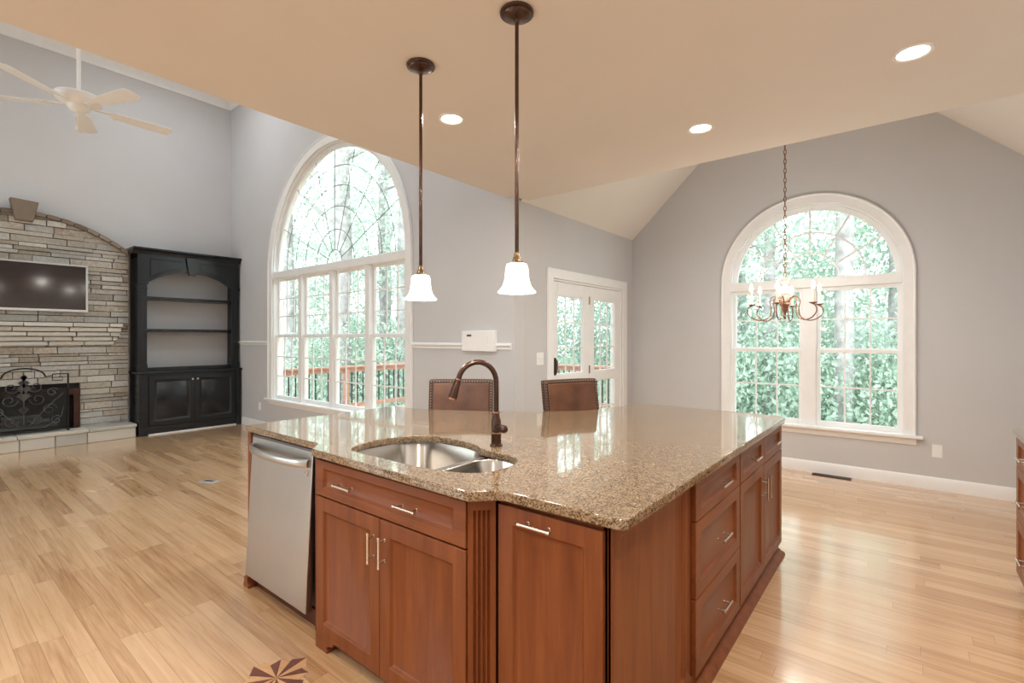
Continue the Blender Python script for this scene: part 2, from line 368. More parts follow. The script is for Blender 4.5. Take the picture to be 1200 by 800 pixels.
# baseboards
def base_x(name, x0, x1, y, s, lab):
    struct(MB().prism([(y, 0), (y-.018*s, 0), (y-.018*s, .10), (y-.008*s, .118), (y, .118)], x0, x1, 'x').build(name, 'white'), lab)
def base_y(name, y0, y1, x, s, lab):
    struct(MB().prism([(x, 0), (x+.018*s, 0), (x+.018*s, .10), (x+.008*s, .118), (x, .118)], y0, y1, 'y').build(name, 'white'), lab)
base_x('baseboard_window', -8.60, XD, YW, 1, 'white baseboard under the big arched window')
base_x('baseboard_dining', XD, XR, YD, 1, 'white baseboard under the dining window')
base_y('baseboard_door', YW, DY0-.11, XD, 1, 'white baseboard beside the french doors')
base_y('baseboard_nook', DY1+.11, YD, XD, 1, 'white baseboard in the nook corner')
base_y('baseboard_left', YB, -.25, XF, 1, 'white baseboard on the fireplace wall')
base_y('baseboard_right', 3.96, YD, XR, -1, 'white baseboard on the nook right wall')
# crown moulding of the living room, chair rail
struct(MB().prism([(XF, 5.31), (XF+.02, 5.31), (XF+.03, 5.36), (XF+.10, 5.44), (XF+.12, ZL), (XF, ZL)], YB, YW).build('trim_1', 'white'), 'white crown moulding on the fireplace wall')
struct(MB().prism([(YW, 5.31), (YW-.02, 5.31), (YW-.03, 5.36), (YW-.10, 5.44), (YW-.12, ZL), (YW, ZL)], XF, XE, 'x').build('trim_2', 'white'), 'white crown moulding on the window wall')
def rail(x0, x1):
    return MB().prism([(YW, 1.312), (YW-.012, 1.312), (YW-.012, 1.33), (YW-.022, 1.337), (YW-.03, 1.352), (YW-.022, 1.365), (YW, 1.372)], x0, x1, 'x')
struct(rail(XF, BW['x0']-.12).build('trim_3', 'white'), 'white chair rail left of the arched window')
struct(rail(BW['x1']+.12, XD-.03).build('trim_4', 'white'), 'white chair rail right of the arched window')

# ------------------------------------------------------------------ windows
def sash(name, parent, u0, u1, v0, v1, y, cols, rows, st=.035, bot=.05, mt=.016, ax='y'):
    """rectangular sash; u along wall, v up, y the plane of the glass"""
    b = MB()
    def bx(a, c, d, e, t=.032):
        if ax == 'y': b.box(a, c, y-t/2, y+t/2, d, e)
        else: b.box(y-t/2, y+t/2, a, c, d, e)
    bx(u0, u0+st, v0, v1); bx(u1-st, u1, v0, v1); bx(u0+st, u1-st, v0, v0+bot); bx(u0+st, u1-st, v1-st, v1)
    for i in range(1, cols):
        u = u0+st+(u1-u0-2*st)*i/cols; bx(u-mt/2, u+mt/2, v0+bot, v1-st, .014)
    for i in range(1, rows):
        v = v0+bot+(v1-st-v0-bot)*i/rows; bx(u0+st, u1-st, v-mt/2, v+mt/2, .012)
    o = b.build(name, 'white', parent, bevel=.002, segs=1)
    g = MB()
    if ax == 'y': g.box(u0+st*.5, u1-st*.5, y-.002, y+.002, v0+bot*.5, v1-st*.5)
    else: g.box(y-.002, y+.002, u0+st*.5, u1-st*.5, v0+bot*.5, v1-st*.5)
    g.build('pane', 'glass', o); return o
def window(name, d, y0, units, cols, rows, zmeet, zbar, lab, casing, fan, rec=.075):
    root = thing(name, lab, None, (0, 0, 0), kind='structure')
    outer = [(d['x0']-casing, d['z0']), (d['x0']+.0, d['z0']), *reversed(arc(d['cx'], d['zs'], d['r'], 0, 180, 40)), (d['x1'], d['z0']), (d['x1']+casing, d['z0']), *arc(d['cx'], d['zs'], d['r']+casing, 0, 180, 40)]
    link(fill([outer], .022, .004, 'xz'), 'casing', 'white', root, (0, y0-.011, 0))
    # raised outer bead on the casing
    pts = [(d['x1']+casing-.012, y0-.024, d['z0'])]+[(u, y0-.024, v) for u, v in arc(d['cx'], d['zs'], d['r']+casing-.012, 0, 180, 40)]+[(d['x0']-casing+.012, y0-.024, d['z0'])]
    MB().tube(pts, .011, 8).build('casing_bead', 'white', root)
    # jamb lining
    lin = [(d['x0']+.012, d['z0']), *reversed(arc(d['cx'], d['zs'], d['r']-.012, 0, 180, 40)), (d['x1']-.012, d['z0']), (d['x1'], d['z0']), *arc(d['cx'], d['zs'], d['r'], 0, 180, 40), (d['x0'], d['z0'])]
    link(fill([lin], .15, 0, 'xz'), 'jamb', 'white', root, (0, y0+.08, 0))
    MB().box(d['x0']-casing-.05, d['x1']+casing+.05, y0-.065, y0+.15, d['z0']-.025, d['z0']+.005).build('sill', 'white', root, bevel=.006)
    MB().prism([(y0, d['z0']-.025), (y0-.03, d['z0']-.025), (y0-.02, d['z0']-.075), (y0-.012, d['z0']-.09), (y0, d['z0']-.09)], d['x0']-casing, d['x1']+casing, 'x').build('apron', 'white', root)
    yg = y0+rec
    MB().box(d['x0'], d['x1'], y0-.012, yg+.04, zbar-.05, zbar+.05).build('crossbar', 'white', root, bevel=.006)
    n = units; mw = .09 if n > 2 else .13
    W = (d['x1']-d['x0']-.02-mw*(n-1))/n
    for i in range(n):
        u0 = d['x0']+.01+i*(W+mw)
        if i: MB().box(u0-mw, u0, y0+.015, yg+.05, d['z0'], zbar-.05).build('mullion', 'white', root, bevel=.006)
        sash('sash', root, u0, u0+W, d['z0']+.005, zmeet+.02, yg-.018, cols, rows)
        sash('sash', root, u0, u0+W, zmeet-.015, zbar-.05, yg+.018, cols, rows)
    # fanlight
    zb = zbar+.05; rr = d['r']-.012
    da = math.degrees(math.asin(max(-1, min(1, (zb-d['zs'])/rr))))
    def seg(r, n=40):
        q = math.degrees(math.asin(max(-1, min(1, (zb-d['zs'])/r)))); return arc(d['cx'], d['zs'], r, q, 180-q, n)
    fr = MB(); o_ = seg(rr); i_ = seg(rr-.05)
    me = fill([o_+list(reversed([(u, v+.0) for u, v in i_]))], .035, .004, 'xz')
    fl = link(me, 'fanlight_frame', 'white', root, (0, yg, 0))
    link(fill([seg(rr-.025)], .004, 0, 'xz'), 'pane', 'glass', fl, (0, .0, 0), smooth=False)
    b = MB(); R0 = rr-.05; cz = zb
    def hit(a):                                            # distance from (cx, zb) to the round head
        dz = zb-d['zs']; c, s_ = math.cos(R(a)), math.sin(R(a)); B = dz*s_; return -B+math.sqrt(B*B-(dz*dz-R0*R0))
    for fr_ in fan['arcs']:
        b.tube([(d['cx']+fr_*hit(a)*math.cos(R(a)), 0, cz+fr_*hit(a)*math.sin(R(a))) for a in [180*k/48 for k in range(49)]], fan['t'], 6)
    for a in fan['rays']:
        h0 = fan['r0']*R0; h = hit(a)
        b.tube([(d['cx']+h0*math.cos(R(a)), 0, cz+h0*math.sin(R(a))), (d['cx']+h*math.cos(R(a)), 0, cz+h*math.sin(R(a)))], fan['t'], 6)
    b.build('sunburst_bars', fan['mat'], fl)
    return root
window('window_1', BW, YW, 4, 3, 3, 1.445, 2.365, 'wide four unit window under a half round top in the living room', .12,
       dict(arcs=(.12, .30, .50, .68, .85), rays=(25, 50, 72, 90, 108, 130, 155), r0=.12, t=.0048, mat='grey'))
window('window_2', DW, YD, 2, 3, 2, 1.28, 2.005, 'arched two unit window with sunburst top in the dining nook', .10,
       dict(arcs=(.37, .68), rays=(32, 61, 90, 119, 148), r0=.37, t=.010, mat='white'))

# ------------------------------------------------------------------ french doors
dr = thing('door_1', 'white pair of glazed french doors in the nook left wall', None, (XD, 0, 0), kind='structure')
cs = .10
link(fill([[(DY0-cs, 0), (DY0, 0), (DY0, DZ), (DY1, DZ), (DY1, 0), (DY1+cs, 0), (DY1+cs, DZ+cs), (DY0-cs, DZ+cs)]], .022, .003, 'yz'), 'casing', 'white', dr, (.011, 0, 0))
link(fill([[(DY0, 0), (DY0+.02, 0), (DY0+.02, DZ-.02), (DY1-.02, DZ-.02), (DY1-.02, 0), (DY1, 0), (DY1, DZ), (DY0, DZ)]], .15, 0, 'yz'), 'jamb', 'white', dr, (-.08, 0, 0))
MB().box(-.14, -.005, DY0+.02, DY1-.02, 0, .02).build('threshold', 'brass', dr)
ymid = (DY0+DY1)/2
for y0, y1 in ((DY0+.022, ymid-.002), (ymid+.002, DY1-.022)):
    b = MB(); t = .02
    def bx(a, c, d, e, th=.04): b.box(-.045-th/2, -.045+th/2, a, c, d, e)
    st = .115
    bx(y0, y0+st, .025, DZ-.022); bx(y1-st, y1, .025, DZ-.022); bx(y0+st, y1-st, .025, .26); bx(y0+st, y1-st, DZ-.165, DZ-.022); bx(y0+st, y1-st, .93, 1.03)
    lf = b.build('door_leaf', 'white', dr, bevel=.003)
    for z0, z1, rows in ((.26, .93, 2), (1.03, DZ-.165, 3)):
        sash('glazing_bars', lf, y0+st-.01, y1-st+.01, z0-.01, z1+.01, -.045, 3, rows, .022, .022, .014, ax='x')
    if y0 < ymid-.4:
        h = MB(); q_ = lambda w2, z0, z1: arc(y0+.055, z1-w2, w2, 0, 180, 10)+arc(y0+.055, z0+w2, w2, 180, 360, 10)
        h.prism(q_(.036, 1.03, 1.215), -.026, -.012, 'x'); h.prism(q_(.024, 1.05, 1.195), -.012, .006, 'x')
        hh = h.build('door_handle', 'bronze', lf, bevel=.006, segs=3)
        hh['label'] = 'dark bronze handle plate'
    else:
        for z in (.30, 1.06, 1.85):
            MB().tube([(-.02, y0, z-.045), (-.02, y0, z+.045)], .008, 8).build('hinge', 'brass', lf)

# ------------------------------------------------------------------ outdoors: ground, deck, trees
struct(MB().add([(-70, YW+.4, -3.2), (60, YW+.4, -3.2), (60, 70, -1.5), (-70, 70, -1.5)], [(0, 1, 2, 3)]).build('ground', 'ground'), 'wooded ground outside')
b = MB()
for k in range(40):
    x = -8.62+k*.143
    b.box(x, x+.135, YW+.22, 8.6, -.07, -.035)
struct(b.build('deck_floor', 'deck'), 'wooden deck outside the big window')
def deck_rail(p0, p1, label):
    p0 = Vector(p0); p1 = Vector(p1); L_ = (p1-p0).length; a = math.atan2(p1.y-p0.y, p1.x-p0.x)
    t = thing('deck_railing', label, 'railing', (p0.x, p0.y, -.035), a, None)
    MB().box(0, L_, -.07, .07, .88, .918).build('top_rail', 'deckred', t, bevel=.005)
    MB().box(.05, L_, -.02, .02, .80, .88).build('upper_rail', 'deckred', t, bevel=.004)
    MB().box(.05, L_, -.02, .02, .12, .20).build('bottom_rail', 'deckred', t, bevel=.004)
    n = max(1, round(L_/1.6))
    for k in range(n):
        x = L_*k/n; MB().box(x, x+.09, -.045, .045, -.03, .88).build('post', 'deckred', t, bevel=.004)
    m = int(L_/.125)
    for k in range(1, m): MB().box(k*.125-.009, k*.125+.009, -.009, .009, .20, .80).build('baluster', 'iron', t)
    return t
deck_rail((-8.4, 8.5), (-8.4, YW+.3), 'reddish wooden deck railing beyond the big arched window')
deck_rail((-3.1, 8.5), (-8.3, 8.5), 'reddish wooden deck railing beyond the french doors')

def crown_mesh(name, n, rad, h, seed, size=(.10, .24), z0=0):
    rnd = random.Random(seed); v = []; f = []
    blobs = [(rnd.uniform(-.65, .65)*rad, rnd.uniform(-.65, .65)*rad, z0+rnd.uniform(.08, .92)*h, rnd.uniform(.28, .52)*rad) for _ in range(26)]
    for i in range(n):
        bx_, by_, bz_, br = blobs[rnd.randrange(len(blobs))]
        d = Vector((rnd.gauss(0, 1), rnd.gauss(0, 1), rnd.gauss(0, .75))).normalized()*br*rnd.uniform(.55, 1.05)
        c = Vector((bx_, by_, bz_))+d
        nrm = (d.normalized()+Vector((rnd.uniform(-.8, .8), rnd.uniform(-.8, .8), rnd.uniform(-.2, .9)))).normalized()
        u = nrm.orthogonal().normalized(); q = nrm.cross(u); a = rnd.uniform(0, 2*PI)
        e1 = u*math.cos(a)+q*math.sin(a); e2 = nrm.cross(e1); s = rnd.uniform(*size)
        k = len(v)
        v += [c-e1*s*.5, c+e2*s*.28-e1*s*.05+nrm*s*.05, c+e1*s*.55-nrm*s*.08, c-e2*s*.28-e1*s*.05+nrm*s*.05]
        f += [(k, k+1, k+2), (k, k+2, k+3)]
    me = bpy.data.meshes.new(name); me.from_pydata([tuple(p) for p in v], [], f); return me
def trunk_mb(h, r, seed, lean=.02):
    rnd = random.Random(seed); b = MB()
    pts = [(lean*h*(k/8)**1.5+rnd.uniform(-.03, .03), rnd.uniform(-.05, .05), h*k/8) for k in range(9)]
    b.tube(pts, [r*(1.25 if k == 0 else 1)*(1-.07*k) for k in range(9)], 10)
    for k in range(5):
        z = rnd.uniform(.5, .95)*h; a = rnd.uniform(0, 2*PI); l = rnd.uniform(.9, 1.7)
        q = Vector((lean*h*(z/h)**1.5, 0, z))
        b.tube(spline([q, q+Vector((math.cos(a)*l*.5, math.sin(a)*l*.5, l*.25)), q+Vector((math.cos(a)*l, math.sin(a)*l, l*.7))], 4), [r*.35*(1-.085*i) for i in range(9)], 6)
    return b
crowns = [crown_mesh('crown', 9000, 2.7, 10.5, 11+k, (.07, .17), z0=1.2) for k in range(3)]
trunks = []
for k in range(3):
    o = trunk_mb(12.5, .24-.03*k, 5+k, .02*(k-1)); trunks.append(o)
protos = []
for k in range(3):
    t = thing('tree', 'x', 'tree', (0, 0, -3))
    trunks[k].build('trunk', 'bark', t); o = link(crowns[k], 'crown', 'leaf' if k != 1 else 'leafd', t, smooth=False)
    protos.append(t)
used = [False]*3
def place_tree(k, x, y, s, rz, label, group, zs=1.0):
    if used[k]: t = copy_tree(protos[k])
    else: t = protos[k]; used[k] = True
    z = -3.2+(y-YW-.4)*1.7/66
    t.location = (x, y, z-.05); t.rotation_euler = (0, 0, rz); t.scale = (s, s, s*zs); t['label'] = label; t['group'] = group
GB, GD, GF = 'trees behind the big arched window', 'trees behind the dining window', 'trees behind the french doors'
LB, LD, LF = 'leafy green tree in the woods behind the big arched window', 'leafy green tree in the woods behind the arched dining window', 'leafy green tree in the woods behind the french doors'
spots = [(-13.5, 6.9, .95, GB), (-17.5, 8.2, 1.1, GB), (-12.6, 9.4, 1.0, GB), (-15.3, 11.6, 1.15, GB), (-11.3, 12.2, 1.0, GB), (-19.5, 12.5, 1.25, GB), (-14.2, 15.5, 1.3, GB), (-22.5, 9.5, 1.3, GB), (-18.2, 17.2, 1.4, GB), (-24.5, 15.0, 1.4, GB),
         (-7.5, 13.0, .95, GF), (-8.2, 17.0, 1.2, GF), (-5.6, 15.0, 1.1, GF), (-11.5, 19.5, 1.35, GF),
         (-2.3, 11.6, .95, GD), (-.2, 13.4, 1.0, GD), (-3.6, 14.0, 1.1, GD), (2.2, 12.2, .95, GD), (-1.4, 17.0, 1.3, GD), (1.8, 17.5, 1.3, GD), (4.6, 15.0, 1.2, GD), (-4.8, 19.5, 1.4, GD), (.3, 22, 1.5, GD)]
for i, (x, y, s, g) in enumerate(spots):
    place_tree(i % 3, x, y, s*.95, i*2.4, {GB: LB, GD: LD, GF: LF}[g], g, .8 if x < -15.8 else 1.0)
# bare thick trunks close to the deck
for (x, y, r, lab) in [(-12.4, 7.75, .34, 'thick bare grey trunk close behind the deck railing'), (-11.6, 9.25, .22, 'slimmer bare trunk behind the deck, right of the thick trunk'), (-1.0, 11.1, .20, 'pale bare trunk standing outside the dining window')]:
    t = thing('bare_tree', lab, 'tree', (x, y, -3.1))
    trunk_mb(14, r, int(x*10), .015).build('trunk', 'bark', t)
# undergrowth
bush = crown_mesh('foliage', 12000, 1.5, 2.2, 77, (.03, .07), .1)
bt = thing('shrub', 'x', 'shrub'); link(bush, 'foliage', 'leaf', bt, smooth=False)
s_ = MB()
for k in range(6): s_.tube([(0, 0, 0), (.3*math.cos(k), .3*math.sin(k), .7), (.7*math.cos(k), .7*math.sin(k), 1.5)], [.03, .022, .01], 6)
s_.build('stem', 'bark', bt)
bs = [(-12.2, 6.2, 1.4, 0), (-13.4, 8.2, 1.5, 0), (-11.6, 8.6, 1.3, 0), (-12.6, 10.8, 1.6, 0), (-10.6, 10.9, 1.5, 0), (-15.5, 9.3, 1.8, 0), (-6.3, 11.2, 1.4, 1), (-8.4, 11.4, 1.4, 1), (-3.1, 11.3, 1.6, 2), (-1.0, 12.4, 1.6, 2), (.9, 11.2, 1.5, 2), (-2.2, 13.6, 1.8, 2), (2.6, 12.2, 1.6, 2)]
for i, (x, y, s, g) in enumerate(bs):
    t = bt if i == 0 else copy_tree(bt)
    t.location = (x, y, -3.2+(y-YW-.4)*1.7/66-.03); t.rotation_euler = (0, 0, i*1.7); t.scale = (s, s, s*1.25)
    t['label'] = ['leafy green shrub beyond the deck railing of the big window', 'leafy green shrub beyond the deck at the french doors', 'leafy green shrub outside the arched dining window'][g]
    t['group'] = ['shrubs beyond the big window', 'shrubs beyond the french doors', 'shrubs beyond the dining window'][g]

# ------------------------------------------------------------------ kitchen island
def shaker(w_, h_, t=.02, fr=.062, rec=.013, slope=.014, fr2=None):
    """framed front: x right, z up, faces -y; back at y=0"""
    fz = fr2 or fr; b = MB(); y = -t
    o = [(0, 0), (w_, 0), (w_, h_), (0, h_)]; i = [(fr, fz), (w_-fr, fz), (w_-fr, h_-fz), (fr, h_-fz)]
    k = [(fr+slope*.35, fz+slope*.35), (w_-fr-slope*.35, fz+slope*.35), (w_-fr-slope*.35, h_-fz-slope*.35), (fr+slope*.35, h_-fz-slope*.35)]
    m = [(fr+slope, fz+slope), (w_-fr-slope, fz+slope), (w_-fr-slope, h_-fz-slope), (fr+slope, h_-fz-slope)]
    vs = [(u, 0, v) for u, v in o]+[(u, y, v) for u, v in o]+[(u, y, v) for u, v in i]+[(u, y+rec*.55, v) for u, v in k]+[(u, y+rec, v) for u, v in m]
    fs = [(0, 3, 2, 1)]
    for L_ in range(4):
        for q in range(4): fs.append((L_*4+q, L_*4+(q+1) % 4, L_*4+4+(q+1) % 4, L_*4+4+q))
    fs.append((16, 17, 18, 19)); return b.add(vs, fs)
def pull(parent, x, z, length, vertical=False, y=-.02, mat='nickel'):
    b = MB(); L_ = length/2
    b.tube([(-L_, -.03, 0), (-L_+.012, -.03, 0), (-L_+.0121, -.03, 0), (L_-.0121, -.03, 0), (L_-.012, -.03, 0), (L_, -.03, 0)], [.0065, .0065, .0052, .0052, .0065, .0065], 10)
    for s in (-1, 1):
        b.tube([(s*(L_-.022), 0, 0), (s*(L_-.022), -.03, 0)], .0045, 8)
        b.tube([(s*(L_-.022), -.002, 0), (s*(L_-.022), .0, 0)], .0062, 8)
    return b.build('handle', mat, parent, (x, y, z), (0, R(90) if vertical else 0, 0))
YS, YT, XI = 1.225, 1.295, -.668      # carcass fronts: sink side, bin side, drawer side (fronts add 2 cm)
CT = .880                              # underside of the granite
# --- sink base
sb = thing('sink_base_cabinet', 'cherry sink base cabinet with two doors below a false drawer front', 'cabinet', (-2.135, YS, 0))
wS = .972
c_ = MB()
c_.box(0, .018, 0, .60, .0, CT); c_.box(wS-.018, wS, .03, .60, .10, CT); c_.box(.018, wS-.018, .58, .60, .10, CT); c_.box(.018, wS-.018, .0, .58, .10, .118)
c_.box(.018, wS-.018, 0, .02, .695, .71); c_.box(.018, wS-.018, 0, .02, CT-.015, CT); c_.box(.018, wS-.018, 0, .018, .118, CT-.02)
c_.build('carcass', 'cherry', sb, bevel=.002)
f_ = shaker(wS-.016, .160, fr=.06, fr2=.035).build('drawer_front', 'cherry_x', sb, (.008, 0, .705), bevel=.0025)
pull(f_, .25, .078, .125); pull(f_, .665, .078, .125)
for k in range(2):
    wd = (wS-.019)/2
    d_ = shaker(wd, .632).build('door', 'cherry', sb, (.008+k*(wd+.003), 0, .066), bevel=.0025)
    pull(d_, (wd-.034) if k == 0 else .034, .515, .125, True)
ft = [(0, .066), (0, 0), (.095, 0), (.10, .012), (.088, .022), (.105, .035), (.14, .045), (.15, .066)]
MB().prism(ft, -.018, .03).build('foot', 'cherry', sb, bevel=.002)
MB().prism([(wS-u, v) for u, v in ft], -.018, .03).build('foot', 'cherry', sb, bevel=.002)
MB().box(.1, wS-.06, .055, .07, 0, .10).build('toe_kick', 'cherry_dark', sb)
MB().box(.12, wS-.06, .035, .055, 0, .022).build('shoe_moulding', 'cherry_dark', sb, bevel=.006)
# --- fluted pilaster on the angle
pl = thing('fluted_pilaster', 'narrow fluted cherry pilaster set at an angle right of the sink doors', 'pilaster', (-1.163, YS-.018, 0))
dx, dy = -1.098-(-1.163), (YT-.018)-(YS-.018); ln = math.hypot(dx, dy)
pr = thing('x', 'x', 'x'); bpy.data.objects.remove(pr)
pl.rotation_euler = (0, 0, math.atan2(dy, dx))
pts = [(0, 0)]; nfl = 4; m0 = .016; pitch = (ln-2*m0)/nfl
for k in range(nfl):
    u = m0+pitch*k
    for q in range(7):
        a = PI*q/6; pts.append((u+pitch/2-pitch*.33*math.cos(a), .009*math.sin(a)))
pts += [(ln, 0), (ln, .05), (0, .05)]
MB().prism(pts, .10, .835, 'z').build('fluted_shaft', 'cherry', pl)
MB().box(0, ln, 0, .05, .835, CT).build('cap_block', 'cherry', pl)
MB().box(-.004, ln+.004, -.004, .05, .0, .10).build('plinth_block', 'cherry', pl, bevel=.003)
# --- pull-out bin cabinet
tb = thing('pull_out_cabinet', 'tall single door cherry cabinet between fluted pilaster and island corner', 'cabinet', (-1.094, YT, 0))
wT = .422
MB().box(0, wT, 0, .5, .10, CT).build('carcass', 'cherry', tb, bevel=.002)
d_ = shaker(.396, .79, fr=.062).build('door', 'cherry', tb, (.008, 0, .07), bevel=.0025); pull(d_, .17, .753, .125)
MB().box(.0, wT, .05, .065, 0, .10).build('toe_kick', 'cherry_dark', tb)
# --- end panel
ep = thing('island_end_panel', 'framed cherry end panel on the island corner facing the aisle', 'panel', (XI-.016, YT, 0), R(90))
wE = .645
shaker(wE, .815, t=.018, fr=.05).build('panel', 'cherry', ep, (0, 0, .065), bevel=.0025)
MB().box(0, wE, 0, .012, 0, .88).build('backing_board', 'cherry', ep)
MB().prism([(0, 0), (0, .065), (.006, .065), (.02, .05), (.024, .0)], 0, wE, 'x').xf(Matrix.Scale(-1, 4, (0, 1, 0))).build('base_moulding', 'cherry', ep, bevel=.001)
# --- drawer base and door base facing the aisle
db = thing('drawer_base_cabinet', 'cherry three drawer base on the aisle side of the island', 'cabinet', (XI, YT+wE+.006, 0), R(90))
wB = .652
MB().box(0, wB, 0, .55, .0, CT).build('carcass', 'cherry', db, bevel=.002)
for z0, h_ in ((.70, .158), (.396, .300), (.092, .300)):
    d_ = shaker(wB-.012, h_, fr=.058, fr2=.035 if h_ < .2 else .055).build('drawer', 'cherry_x', db, (.006, 0, z0), bevel=.0025)
    pull(d_, wB/2, h_/2, .125)
d2 = thing('door_base_cabinet', 'cherry base with two small drawers over two doors at the island far end', 'cabinet', (XI, YT+wE+.006+wB+.002, 0), R(90))
wC = 1.02
MB().box(0, wC, 0, .55, .0, CT).build('carcass', 'cherry', d2, bevel=.002)
for k in range(2):
    wd = (wC-.012)/2-.0015; x0 = .006+k*(wd+.003)
    d_ = shaker(wd, .158, fr=.058, fr2=.035).build('drawer', 'cherry_x', d2, (x0, 0, .70), bevel=.0025); pull(d_, wd/2, .079, .125)
    d_ = shaker(wd, .604, fr=.058).build('door', 'cherry', d2, (x0, 0, .092), bevel=.0025); pull(d_, wd-.034 if k == 0 else .034, .475, .125, True)
bm_ = MB().prism([(0, 0), (.036, 0), (.036, .012), (.028, .022), (.012, .026), (0, .04)], 0, wB+wC+.02, 'x').xf(Matrix.Scale(-1, 4, (0, 1, 0)))
tag(bm_.build('base_moulding', 'cherry', None, (XI, YT+wE+.008, 0), (0, 0, R(90)), bevel=.001), 'cherry shoe moulding along the floor under the aisle side drawers', 'moulding')
# --- dishwasher and its end panel, bar back
dw = thing('dishwasher', 'stainless dishwasher with curved bar handle at the island left end', 'dishwasher', (-2.925, 1.27, 0))
wD = .655
MB().box(.01, wD-.01, .03, .57, .08, .872).build('body', 'grey', dw)
dm = MB().add([(0, 0, .862), (wD, 0, .862), (wD, -.040, .085), (0, -.040, .085), (0, .03, .862), (wD, .03, .862), (wD, -.005, .085), (0, -.005, .085)],
              [(0, 1, 2, 3), (4, 7, 6, 5), (0, 4, 5, 1), (1, 5, 6, 2), (2, 6, 7, 3), (3, 7, 4, 0)])
ddoor = dm.build('door', 'steel', dw, bevel=.004)
MB().box(.012, wD-.012, -.001, .028, .8625, .874).build('control_strip', 'grey', ddoor)
hb = MB(); prof = [(-.010, .012), (-.004, .020), (.004, .020), (.010, .012), (.010, -.012), (.004, -.020), (-.004, -.020), (-.010, -.012)]
vs_ = []; fs_ = []; nn = 16
for i in range(nn+1):
    t_ = i/nn; x = .018+(wD-.036)*t_; bow = -.012-.055*math.sin(PI*min(1, max(0, t_)))**.6; z = .805
    for py, pz in prof: vs_.append((x, bow+py, z+pz))
for i in range(nn):
    for k in range(8): fs_.append((i*8+k, i*8+(k+1) % 8, i*8+8+(k+1) % 8, i*8+8+k))
fs_ += [tuple(range(8)), tuple(nn*8+k for k in range(7, -1, -1))]
hb.add(vs_, fs_).build('handle', 'steel', ddoor)
MB().box(wD-.055, wD-.03, -.012, -.003, .74, .765).build('badge', 'nickel', ddoor, bevel=.002)
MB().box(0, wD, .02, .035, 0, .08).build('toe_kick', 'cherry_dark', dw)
el = thing('end_leg_panel', 'cherry end panel with small bracket foot left of the dishwasher', 'panel', (-2.966, 1.262, 0))
MB().box(0, .036, 0, .60, 0, CT).build('panel', 'cherry', el, bevel=.002)
MB().prism([(-.012, 0), (.05, 0), (.055, .015), (.04, .025), (.036, .06), (-.004, .06), (-.004, .03), (-.012, .018)], -.02, .02).build('foot', 'cherry', el, bevel=.002)
fm = MB().box(-2.25, -2.137, YS+.045, YS+.06, 0, CT)
tag(fm.build('filler_strip', 'cherry_dark', bevel=.002), 'narrow dark cherry filler strip between dishwasher and sink cabinet', 'filler')
bb = thing('bar_back_panel', 'cherry panelling under the breakfast bar on the stool side of the island', 'panel', (0, 0, 0))
MB().box(-2.93, -1.28, 1.845, 1.865, 0, CT).build('panel', 'cherry', bb)
MB().box(-1.28, -1.26, 1.845, 3.60, 0, CT).build('panel', 'cherry', bb)
MB().box(-1.26, XI-.555, 3.58, 3.60, 0, CT).build('panel', 'cherry', bb)

# --- granite worktop with the sink cut-out
outer = [(-3.0, 1.262), (-2.212, 1.262), (-2.128, 1.184), (-1.15, 1.172), (-1.128, 1.176), (-1.06, 1.246), (-1.04, 1.254), (-.64, 1.262), (-.622, 1.268), (-.612, 1.285),
         (-.612, 3.50), (-.618, 3.56), (-.65, 3.59)]
inner_edge = spline([(-1.0, 3.605, 0), (-1.49, 3.60, 0), (-1.60, 3.55, 0), (-1.68, 3.37, 0), (-1.715, 3.17, 0), (-1.76, 3.04, 0), (-1.87, 2.89, 0), (-2.0, 2.755, 0), (-2.26, 2.575, 0), (-2.46, 2.46, 0), (-2.66, 2.36, 0), (-2.81, 2.325, 0), (-2.98, 2.325, 0)], 4)
outer += [(p.x, p.y) for p in inner_edge]+[(-3.0, 2.305)]
hole = smooth_loop([(-1.99, 1.30), (-2.045, 1.40), (-2.055, 1.52), (-2.01, 1.66), (-1.91, 1.735), (-1.75, 1.745), (-1.60, 1.715), (-1.525, 1.675), (-1.44, 1.665), (-1.32, 1.645), (-1.262, 1.60), (-1.232, 1.52), (-1.24, 1.42), (-1.29, 1.345), (-1.42, 1.30), (-1.55, 1.285), (-1.75, 1.28), (-1.90, 1.28)], 5)
ct = link(fill([outer, hole], .034, .005), 'island_worktop', 'granite', None, (0, 0, .897))
tag(ct, 'speckled brown granite worktop on the kitchen island with sink cut-out', 'worktop')
# --- undermount sink
sk = thing('kitchen_sink', 'undermount stainless double bowl sink set in the island granite', 'sink', (0, 0, 0))
def rrect(x0, x1, y0, y1, r, n=6):
    o = []
    for cx, cy_, a in ((x1-r, y1-r, 0), (x0+r, y1-r, 90), (x0+r, y0+r, 180), (x1-r, y0+r, 270)):
        o += [(cx+r*math.cos(R(a+90*k/n)), cy_+r*math.sin(R(a+90*k/n))) for k in range(n+1)]
    return o
def bowl(x0, x1, y0, y1, dz, r):
    b = MB(); lv = [(0, .878, r), (0.0, .874, r), (.006, .86, r), (.016, .878-dz+.03, r), (.03, .878-dz+.008, r*.9), (.055, .878-dz, r*.8)]
    vs = []; n = None
    for ins, z, rr in lv:
        lp = rrect(x0+ins, x1-ins, y0+ins, y1-ins, rr); n = len(lp); vs += [(u, v, z) for u, v in lp]
    fs = []
    for i in range(len(lv)-1):
        for k in range(n): fs.append((i*n+k, i*n+(k+1) % n, (i+1)*n+(k+1) % n, (i+1)*n+k))
    fs.append(tuple((len(lv)-1)*n+k for k in range(n)))
    return b.add(vs, fs)
bm1 = bowl(-2.07, -1.525, 1.265, 1.76, .20, .12)
o1 = bm1.build('bowl', 'bowl', sk); o1['label'] = 'larger left bowl'
